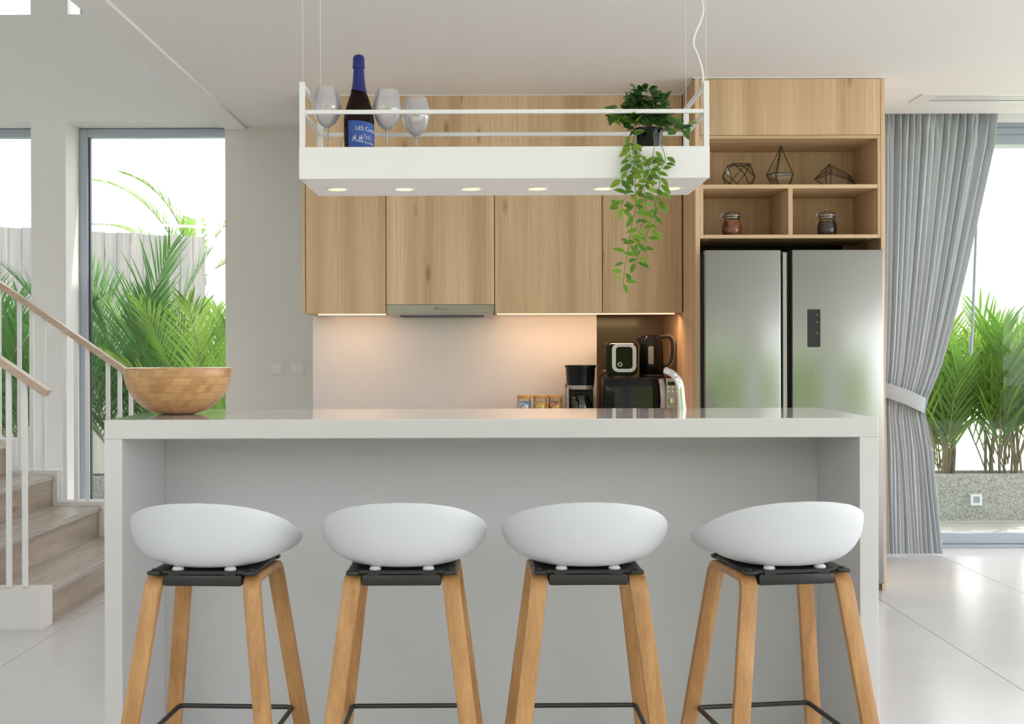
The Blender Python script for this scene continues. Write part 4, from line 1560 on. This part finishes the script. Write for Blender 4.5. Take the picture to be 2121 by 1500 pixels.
# ------------------------------------------------------------------ bar stools
XF_ON = True
def make_stool():
    root = thing('bar_stool', '', 'stool', (0, 0, FL), 'bar stools along the island')
    # shell
    bm = B()
    nr, nt_ = 14, 72
    cz = .622

    def rim(th):
        c_, s_ = math.cos(th), math.sin(th)
        phi = abs(math.atan2(c_, -s_))        # 0 at the back, pi at the front
        tb = ((0, .823), (.3, .819), (.6, .807), (.9, .786), (1.2, .758), (1.57, .719), (2.0, .679), (2.4, .650), (3.15, .640))
        for (p0, z0), (p1, z1) in zip(tb, tb[1:]):
            if p0 <= phi <= p1:
                zz = z0+(z1-z0)*(phi-p0)/(p1-p0)
        ex = .92 if s_ < 0 else .55
        x = .247*math.copysign(abs(c_)**ex, c_)
        y = (.205 if s_ < 0 else .190)*math.copysign(abs(s_)**(.95 if s_ < 0 else .55), s_) - .01
        return Vector((x, y, zz))
    rings = [[bm.verts.new((0, -.0, cz))]]
    for i in range(1, nr+1):
        u = i/nr
        ring = []
        for k in range(nt_):
            R0 = rim(2*PI*k/nt_)
            front = max(0, math.sin(2*PI*k/nt_))
            pz = 3.2 - 1.0*front
            bk = max(0, -math.sin(2*PI*k/nt_))**.7
            rr_ = math.sin(u*PI/2)**(.80-.26*bk)
            hgt = (1-math.cos(u*PI/2))**(1.15+.35*bk)
            zz = cz + (R0.z-cz)*hgt
            ring.append(bm.verts.new((R0.x*rr_, R0.y*rr_, zz)))
        rings.append(ring)
    for k in range(nt_):
        bm.faces.new((rings[0][0], rings[1][k], rings[1][(k+1) % nt_]))
    for a, b_ in zip(rings[1:], rings[2:]):
        for k in range(nt_):
            bm.faces.new((a[k], b_[k], b_[(k+1) % nt_], a[(k+1) % nt_]))
    # thicken: offset copy inward/upward
    bmesh.ops.recalc_face_normals(bm, faces=bm.faces)
    o = mk('seat_shell', bm, M['shell'], root)
    sol = o.modifiers.new('thickness', 'SOLIDIFY'); sol.thickness = .008; sol.offset = 0
    bv = o.modifiers.new('round', 'BEVEL'); bv.width = .003; bv.segments = 2; bv.limit_method = 'ANGLE'; bv.angle_limit = math.radians(50)
    # bracket
    bm = B()
    box(bm, -.116, .116, -.152, .150, .571, .6045, bev=.006, seg=2)
    box(bm, -.157, .157, -.145, .140, .6035, .616, bev=.004, seg=2)
    for k_ in range(5):
        lathe(bm, [(0, .615), (.012, .615), (.012, .623), (0, .624)], -.10+.05*k_, .02, 8)
    for sx_ in (-1, 1):
        for sy_ in (-1, 1):
            box(bm, sx_*.142-.020, sx_*.142+.020, sy_*.140-.022, sy_*.140+.012, .6035, .616, bev=.006, seg=2)
            lathe(bm, [(0, .616), (.009, .616), (.009, .620), (0, .6205)], sx_*.143, sy_*.140, 12)
    extrude_xz(bm, [(-.10, .598), (-.060, .606), (.060, .606), (.10, .598), (.10, .616), (-.10, .616)], -.1525, -.139)
    mk('mounting_plate', bm, M['black'], root)
    for sx_ in (-1, 1):
        bm = B(); lathe(bm, [(0, .6155), (.017, .616), (.018, .619), (.014, .625), (0, .630)], sx_*.078, -.130, 16)
        mk('screw_cap', bm, M['shell'], root)
    # legs: a bent inverted U each side, built as front and rear halves
    hx, ft = .143, .236
    ftf = ft + (ft-hx)*(-FL)/.592
    TZ = .592
    for sx_ in (-1, 1):
        for sy_ in (-1, 1):
            pts = []
            # horizontal part
            pts.append(Vector((sx_*hx, 0, TZ)))
            pts.append(Vector((sx_*hx, sy_*.085, TZ)))
            r_ = .045
            top = Vector((sx_*hx, sy_*.142, TZ))
            foot = Vector((sx_*.248, sy_*ftf, FL))
            dn = (foot-top).normalized()
            a = top - Vector((0, sy_, 0))*r_
            c_ = top + dn*r_*1.1
            for k in range(1, 9):
                t_ = k/8
                pts.append(a*(1-t_)**2 + top*2*t_*(1-t_) + c_*t_**2)
            for k in (.15, .4, .7, 1.):
                pts.append(c_.lerp(foot, k))
            bm = B()
            sweep(bm, pts, rrect(.050, .023, .0035, 2), (1, 0, 0))
            for v in bm.verts:
                if v.co.z < FL+.012:
                    v.co.z = FL
            mk('leg', bm, M['leg'], root)
    # footrest
    zf = .112
    k_ = hx + (.248-hx)*(TZ-zf)/(TZ-FL) - .006
    ky = .142 + (ft-.142)*(TZ-zf)/TZ - .010
    c4 = []
    for sx_, sy_ in ((1, 1), (-1, 1), (-1, -1), (1, -1)):
        P_ = Vector((sx_*(k_-.012), sy_*ky, zf))
        c4.append(P_)
    pts = []
    for i in range(4):
        p0, p1, p2 = c4[i-1], c4[i], c4[(i+1) % 4]
        pts += [p1 + (p0-p1).normalized()*.018, p1*.5 + (p1+(p0-p1).normalized()*.018)*.25 + (p1+(p2-p1).normalized()*.018)*.25, p1 + (p2-p1).normalized()*.018]
    bm = B(); tube(bm, pts, .0078, seg=10, closed=True)
    mk('footrest', bm, M['blackmetal'], root)
    return root


st0 = make_stool()
stools = [(-.842, 3.535, -3.0, 'white shell bar stool with oak legs, nearest the wooden bowl end'),
          (-.269, 3.535, 0.5, 'white shell bar stool second from the wooden bowl end'),
          (.277, 3.535, 0.8, 'white shell bar stool second from the fridge end'),
          (.868, 3.535, 8.0, 'white shell bar stool at the fridge end, turned slightly')]
for i, (x, y, rz_, lab) in enumerate(stools):
    o = st0 if i == 0 else copy_tree(st0)
    o.location = (x/KN, y/KN, 0)
    o.rotation_euler = (0, 0, math.radians(rz_))
    o['label'] = lab

# ------------------------------------------------------------------ hanging shelf lamp
LC = EYE + (CZ-EYE)*KN     # kitchen ceiling in island-group coordinates
LY0, LY1 = 4.10, 4.545
LX0, LX1 = -.682, .770
LZ0, LZ1, LP = 1.869, 1.981, 2.213
la = thing('hanging_lamp', 'long white hanging shelf lamp with rails and six spotlights above the island', 'lamp', ((LX0+LX1)/2, (LY0+LY1)/2, LZ0))
t_ = .012
bm = B(); box(bm, LX0+.0005, LX1-.0005, LY0+t_+.0005, LY1, LZ0, LZ0+.014, bev=.001)
mk('base_panel', bm, M['lampwhite'], la, smooth=False)
bm = B(); box(bm, LX0, LX1, LY0-.004, LY0+t_, LZ0-.0005, LZ1, bev=.001)
mk('front_panel', bm, M['lampwhite'], la, smooth=False)
for nm, b6 in (('back_panel', (LX0, LX1, LY1-t_, LY1)), ('end_panel', (LX0, LX0+t_, LY0+t_, LY1-t_)), ('end_panel', (LX1-t_, LX1, LY0+t_, LY1-t_))):
    bm = B(); box(bm, *b6, LZ0+.0145, LZ1, bev=.001)
    mk(nm, bm, M['lampwhite'], la, smooth=False)
bm = B(); box(bm, LX0+t_, LX1-t_, LY0+t_, LY1-t_, LZ0+.0145, LZ0+.020)
mk('shelf_board', bm, M['lampwhite'], la, smooth=False)
for x in (LX0+.0005, LX1-.0195):
    for y in (LY0+.0005, LY1-.0195):
        bm = B(); box(bm, x, x+.019, y, y+.019, LZ1, LP if y < 4.3 else 2.210, bev=.001)
        mk('post', bm, M['lampwhite'], la, smooth=False)
for y in (LY0+.002, LY1-.016):
    bm = B(); box(bm, LX0+.0195, LX1-.0195, y, y+.014, 2.100, 2.114, bev=.001)
    mk('rail', bm, M['lampwhite'], la, smooth=False)
for x in (LX0+.003, LX1-.017):
    for z in (2.100, 2.196):
        bm = B(); box(bm, x, x+.014, LY0+.02, LY1-.02, z, z+.014, bev=.001)
        mk('side_rail', bm, M['lampwhite'], la, smooth=False)
for x in (LX0+.012, LX1-.010):
    for y in (LY0+.01, LY1-.01):
        bm = B(); tube(bm, [(x, y, 2.205), (x, y, LC)], .0009, seg=5)
        mk('wire', bm, M['whitemetal'], la)
cp = [at(1456, 186, 4.30), at(1455, 150, 4.29), at(1446, 118, 4.28), at(1436, 92, 4.28), at(1440, 68, 4.28), at(1450, 45, 4.28), at(1456, 20, 4.28), at(1452, -25, 4.28)]
cp.append(Vector((cp[-1].x-.01, 4.28, LC)))
bm = B(); tube(bm, spline(cp, 7), .0048, seg=8)
mk('power_cord', bm, M['whitemetal'], la)
for px in (699, 837.5, 975.5, 1112.5, 1250, 1390):
    c = at(px, 391, F/551.)
    x, y = c.x, 4.355
    dl = B(); lathe(dl, [(.044, LZ0), (.045, LZ0-.002), (.043, LZ0-.0035), (.036, LZ0-.003), (.033, LZ0+.006)], x, y, 36)
    d_ = mk('spotlight', dl, M['lampwhite'], la)
    bm = B(); lathe(bm, [(0, LZ0-.0032), (.031, LZ0-.0025), (.033, LZ0+.001)], x, y, 32)
    mk('lens', bm, M['lens'], d_)
    sl = bpy.data.lights.new('spot', 'SPOT'); sl.energy = 2.0; sl.color = (1, .82, .6); sl.spot_size = math.radians(80); sl.spot_blend = .6; sl.shadow_soft_size = .025
    so = bpy.data.objects.new('spot', sl); COL.objects.link(so); so.location = XF((x, y, LZ0-.006))

SZ = LZ0 + .020


def wine_glass(px, Y, ptop, label):
    c = at(px, ptop, Y)
    x, y, top = c.x, Y, c.z
    t = thing('wine_glass', label, 'glass', (x, y, SZ), 'wine glasses on the hanging shelf')
    bh = .146
    zb = top-bh
    o_ = [(.004, zb), (.018, zb+.006), (.036, zb+.024), (.049, zb+.052), (.0535, zb+.078), (.050, zb+.108), (.044, zb+.130), (.0395, top)]
    o_ = [(q_.x, q_.z) for q_ in spline([(r_, 0, z_) for r_, z_ in o_], 3)]
    bm = B(); lathe(bm, o_ + [(r_-.0012, z_+.0) for r_, z_ in o_[::-1]], x, y, 40)
    mk('bowl', bm, M['wineglass'], t)
    bm = B(); lathe(bm, [(0, SZ), (.038, SZ), (.038, SZ+.002), (.010, SZ+.006), (.0045, SZ+.018), (.0042, zb-.02), (.006, zb-.004), (.010, zb+.003), (0, zb+.004)], x, y, 24)
    mk('stem', bm, M['stemglass'], t)
    return t


wine_glass(677.5, 4.28, 183, 'stemmed wine glass beside the post of the hanging shelf')
wine_glass(801, 4.30, 188, 'stemmed wine glass next to the bottle, on its plant side')
wine_glass(861.5, 4.42, 203, 'stemmed wine glass set farthest back, nearest the plant')

# bottle
BYY = 4.27
c = at(743, 116, BYY)
bx, top = c.x, c.z
Rb = at(775, 250, BYY).x - bx
bt = thing('wine_bottle', 'dark wine bottle with blue foil and blue label on the hanging shelf', 'bottle', (bx, BYY, SZ))


def zz(py): return at(743, py, BYY).z


def rr2(w_): return w_/2/(F/BYY)


bm = B(); lathe(bm, [(0, SZ), (Rb*.93, SZ), (Rb, SZ+.006), (Rb, zz(247)), (rr2(59), zz(236)), (rr2(54), zz(225)), (rr2(42), zz(205)), (rr2(30), zz(190)), (rr2(25), zz(176)), (rr2(21), zz(160)), (0, zz(160))], bx, BYY, 48)
mk('body', bm, M['wine'], bt)
bm = B()
prof = [(rr2(33.5), zz(191)), (rr2(31), zz(187)), (rr2(27), zz(176)), (rr2(24), zz(160)), (rr2(22), zz(143)), (rr2(26), zz(142)), (rr2(26), zz(138)), (rr2(24.5), zz(134)), (rr2(24), zz(121)), (rr2(21), zz(117)), (rr2(14), zz(114.5)), (0, zz(114))]
lathe(bm, prof, bx, BYY, 40)
for v in bm.verts:
    if v.co.z < zz(183):
        an = math.atan2(v.co.y-BYY, v.co.x-bx)
        v.co.z += .003*math.cos(2*(an+PI/2+.7))
mk('foil', bm, M['foil'], bt)
# label: wraps from -25 deg left of centre to the right edge
Rl = Rb + .0006
a0, a1 = math.radians(-90-36), math.radians(-90+95)
bm = B()
zl0, zl1 = SZ+.03, zz(255)
cols = []
for i in range(33):
    a = a0+(a1-a0)*i/32
    dip = .012*((i/32)**1.6)
    cols.append([bm.verts.new((bx+Rl*math.cos(a), BYY+Rl*math.sin(a), z_)) for z_ in (zl0, zl1-dip)])
for a, b_ in zip(cols, cols[1:]):
    bm.faces.new((a[0], b_[0], b_[1], a[1]))
lb = mk('label', bm, M['label'], bt)
bm = text_mesh('LES Cuvées', .020, .0)
bm2 = text_mesh('Petite Bout Blanc', .0105, .0)
SL = 1/(F/BYY)


def wrap(bm_, ang0, z0_, slope=0.):
    for v in bm_.verts:
        a = ang0 + v.co.x/Rl
        z_ = z0_ + v.co.y + slope*v.co.x
        v.co = Vector((bx+(Rl+.0006)*math.cos(a), BYY+(Rl+.0006)*math.sin(a), z_))


bmesh.ops.subdivide_edges(bm, edges=bm.edges, cuts=1)
wrap(bm, math.radians(-90+42), zz(277), -.10)
wrap(bm2, math.radians(-90+35), zz(302), -.12)
# sailing boats and hills printed in white
def tri(ps):
    vs_ = [bm.verts.new((bx+(Rl+.0006)*math.cos(math.radians(-90)+(px_-743)*SL/Rl), BYY+(Rl+.0006)*math.sin(math.radians(-90)+(px_-743)*SL/Rl), zz(py_))) for px_, py_ in ps]
    bm.faces.new(vs_)


for cx_ in (737, 750):
    tri([(cx_-.5, 294), (cx_+2.5, 283), (cx_+3.2, 294)])
    tri([(cx_-1.2, 294), (cx_-4, 294), (cx_-1.5, 286)])
    tri([(cx_-6, 295.5), (cx_+5, 295.5), (cx_+4, 297), (cx_-4.5, 297)])
for (x_, h_) in ((759, 12), (765, 8), (770, 9)):
    tri([(x_-4, 294), (x_-3.2, 294), (x_+.3, 294-h_+1), (x_, 294-h_)])
    tri([(x_+4, 295), (x_+3.2, 295), (x_-.3, 294-h_+1), (x_, 294-h_)])
mk('lettering', bm, M['print'], lb, smooth=False)
mk('lettering', bm2, M['print'], lb, smooth=False)

# ------------------------------------------------------------------ trailing plant on the lamp
PY_ = 4.19
pc = at(1343, 290, PY_)
px_, pr = pc.x, .054
ptop = at(1343, 268, PY_).z
pt = thing('trailing_plant', 'trailing leafy pothos-like plant in a black pot on the hanging shelf', 'plant', (px_, PY_, SZ))
pot = B(); lathe(pot, [(0, SZ), (.040, SZ), (.052, ptop-.008), (.056, ptop-.008), (.056, ptop), (.050, ptop), (.048, ptop-.02), (0, ptop-.02)], px_, PY_, 36)
mk('pot', pot, M['blackgloss'], pt, label='glossy black pot')


def leaf_mesh(name, L_, W_, mats, curl=.15, fold=.25):
    bm_ = B()
    st_ = [(0, .0), (.12, .42), (.32, .92), (.5, 1.0), (.7, .78), (.88, .36), (1, 0)]
    rows_ = []
    for t1, w1 in st_:
        y = L_*t1
        z = -curl*L_*t1*t1
        hw_ = W_*w1/2
        inn = hw_*.80 if 0 < t1 < 1 else 0
        rows_.append([bm_.verts.new((s*k, y, z + fold*abs(s*k))) for s, k in ((-1, hw_), (-1, inn), (0, 0), (1, inn), (1, hw_))])
    for a_, b__ in zip(rows_, rows_[1:]):
        for k in range(4):
            try:
                f = bm_.faces.new((a_[k], a_[k+1], b__[k+1], b__[k]))
                f.material_index = 1 if k in (0, 3) else 0
                f.smooth = True
            except ValueError:
                pass
    bmesh.ops.remove_doubles(bm_, verts=bm_.verts, dist=1e-5)
    me_ = bpy.data.meshes.new(name)
    bm_.to_mesh(me_); bm_.free()
    for mt in mats:
        me_.materials.append(mt)
    return me_


LM = [leaf_mesh('leaf', .040, .019, (M['leaf'], M['leafedge'])), leaf_mesh('leaf', .034, .018, (M['leaf'], M['leafedge']), .3), leaf_mesh('leaf', .045, .019, (M['leaf'], M['leafedge']), .05)]
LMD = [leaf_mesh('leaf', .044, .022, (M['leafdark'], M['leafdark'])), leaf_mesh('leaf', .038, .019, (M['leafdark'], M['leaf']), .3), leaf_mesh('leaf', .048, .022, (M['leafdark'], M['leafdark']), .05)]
rs = random.Random(17)
nleaf = 0
PL = WL[pt.name]


def add_leaf(pos, dirv, up, dark=False, sc=1.):
    global nleaf
    if nleaf >= 298:
        return
    nleaf += 1
    y_ = Vector(dirv).normalized()
    z_ = Vector(up) - y_*Vector(up).dot(y_)
    if z_.length < 1e-4:
        z_ = y_.orthogonal()
    z_.normalize()
    x_ = y_.cross(z_)
    mt = Matrix((x_, y_, z_)).transposed().to_4x4()
    o = bpy.data.objects.new('leaf', rs.choice(LMD if dark else LM))
    COL.objects.link(o); o.parent = pt
    o.matrix_local = Matrix.Translation(XF(pos)-PL) @ mt @ Matrix.Scale(sc/KN*rs.uniform(.8, 1.15), 4)


YV = 4.075
vines = [  # pixel paths of the hanging vines (px, py, depth)
    [(1318, 262, 4.18), (1312, 285, 4.10), (1311, 310, YV), (1313, 345, YV), (1316, 385, YV-.01), (1316, 430, YV), (1308, 470, YV), (1302, 510, YV), (1295, 550, YV), (1291, 588, YV)],
    [(1326, 258, 4.18), (1318, 290, 4.10), (1328, 325, YV), (1345, 350, YV-.01), (1332, 372, YV), (1335, 400, YV), (1337, 440, YV), (1325, 480, YV), (1318, 505, YV)],
    [(1362, 265, 4.18), (1368, 295, 4.10), (1378, 330, YV), (1366, 355, YV), (1366, 385, YV), (1358, 420, YV), (1352, 450, YV), (1342, 480, YV), (1327, 520, YV-.01), (1316, 545, YV)],
    [(1308, 268, 4.16), (1302, 300, 4.10), (1306, 335, YV-.01), (1298, 355, YV), (1288, 372, YV)],
    [(1352, 268, 4.15), (1355, 300, 4.09), (1352, 330, YV-.012), (1358, 360, YV), (1350, 395, YV), (1360, 430, YV-.01)],
    [(1310, 380, YV), (1303, 400, YV), (1290, 418, YV), (1286, 430, YV)],
    [(1370, 250, 4.2), (1392, 268, 4.18), (1408, 268, 4.17), (1420, 258, 4.17)],
    [(1310, 245, 4.2), (1290, 240, 4.16), (1275, 238, 4.15), (1266, 230, 4.15)],
]
for vi, vp in enumerate(vines):
    P_ = spline([at(*q_) for q_ in vp], 6)
    bm = B(); tube(bm, P_, .0013, seg=5)
    mk('vine', bm, M['stem'], pt)
    step = 3 if vi in (0, 1, 2, 3, 4) else 4
    for i in range(2, len(P_), step):
        for sd in (-1, 1):
            if rs.random() < .12:
                continue
            out = Vector((sd*rs.uniform(.5, 1), rs.uniform(-.9, -.1), rs.uniform(-1.3, .3)))
            pos = P_[i] + out.normalized()*.008
            if pos.z > LZ1-.02 and abs(pos.x-px_) < .062:
                continue
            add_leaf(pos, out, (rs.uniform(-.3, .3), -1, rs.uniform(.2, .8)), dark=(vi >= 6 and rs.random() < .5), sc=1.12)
    add_leaf(P_[-1], (rs.uniform(-.5, .5), -.2, -1), (0, -1, .2))
# crown
stems = B()
crown = at(1343, 262, PY_)
for i in range(60):
    a = rs.uniform(0, 2*PI)
    rx_ = rs.uniform(.02, .125)
    q_ = crown + Vector((math.cos(a)*rx_*1.0 - .014, math.sin(a)*rx_*.55, rs.uniform(.012, .150)*(1-.62*rx_/.125)))
    mid = crown.lerp(q_, .5) + Vector((0, 0, .02))
    tube(stems, [crown, mid, q_], .0012, seg=4)
    for k in range(3):
        o_ = Vector((math.cos(a)+rs.uniform(-.8, .8), math.sin(a)+rs.uniform(-1., .4), rs.uniform(-.5, .7)))
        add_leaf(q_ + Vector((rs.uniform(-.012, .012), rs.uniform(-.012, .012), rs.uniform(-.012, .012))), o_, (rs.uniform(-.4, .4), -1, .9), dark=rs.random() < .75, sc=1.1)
mk('stems', stems, M['stem'], pt)
# leaves past the first three hundred, joined
fb = B()
for i in range(200):
    a = rs.uniform(0, 2*PI)
    t_ = rs.uniform(0, 1)
    rx_ = .080*math.sqrt(1-(t_*.9)**2)*rs.uniform(.3, 1)
    q_ = crown + Vector((math.cos(a)*rx_-.006, math.sin(a)*rx_*.7, .012+.125*t_))
    y_ = Vector((math.cos(a)+rs.uniform(-.7, .7), math.sin(a)+rs.uniform(-1, .3), rs.uniform(-.8, .7))).normalized()
    z_ = Vector((rs.uniform(-.4, .4), -1, .8)); z_ = (z_-y_*z_.dot(y_)).normalized()
    mt = Matrix.Translation(q_) @ Matrix((y_.cross(z_), y_, z_)).transposed().to_4x4() @ Matrix.Scale(rs.uniform(.75, 1.1), 4)
    n0 = len(fb.verts)
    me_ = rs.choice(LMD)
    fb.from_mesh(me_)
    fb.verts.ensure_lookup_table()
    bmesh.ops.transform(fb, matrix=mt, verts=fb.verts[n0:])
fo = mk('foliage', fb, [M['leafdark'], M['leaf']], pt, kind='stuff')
print('leaves', nleaf)
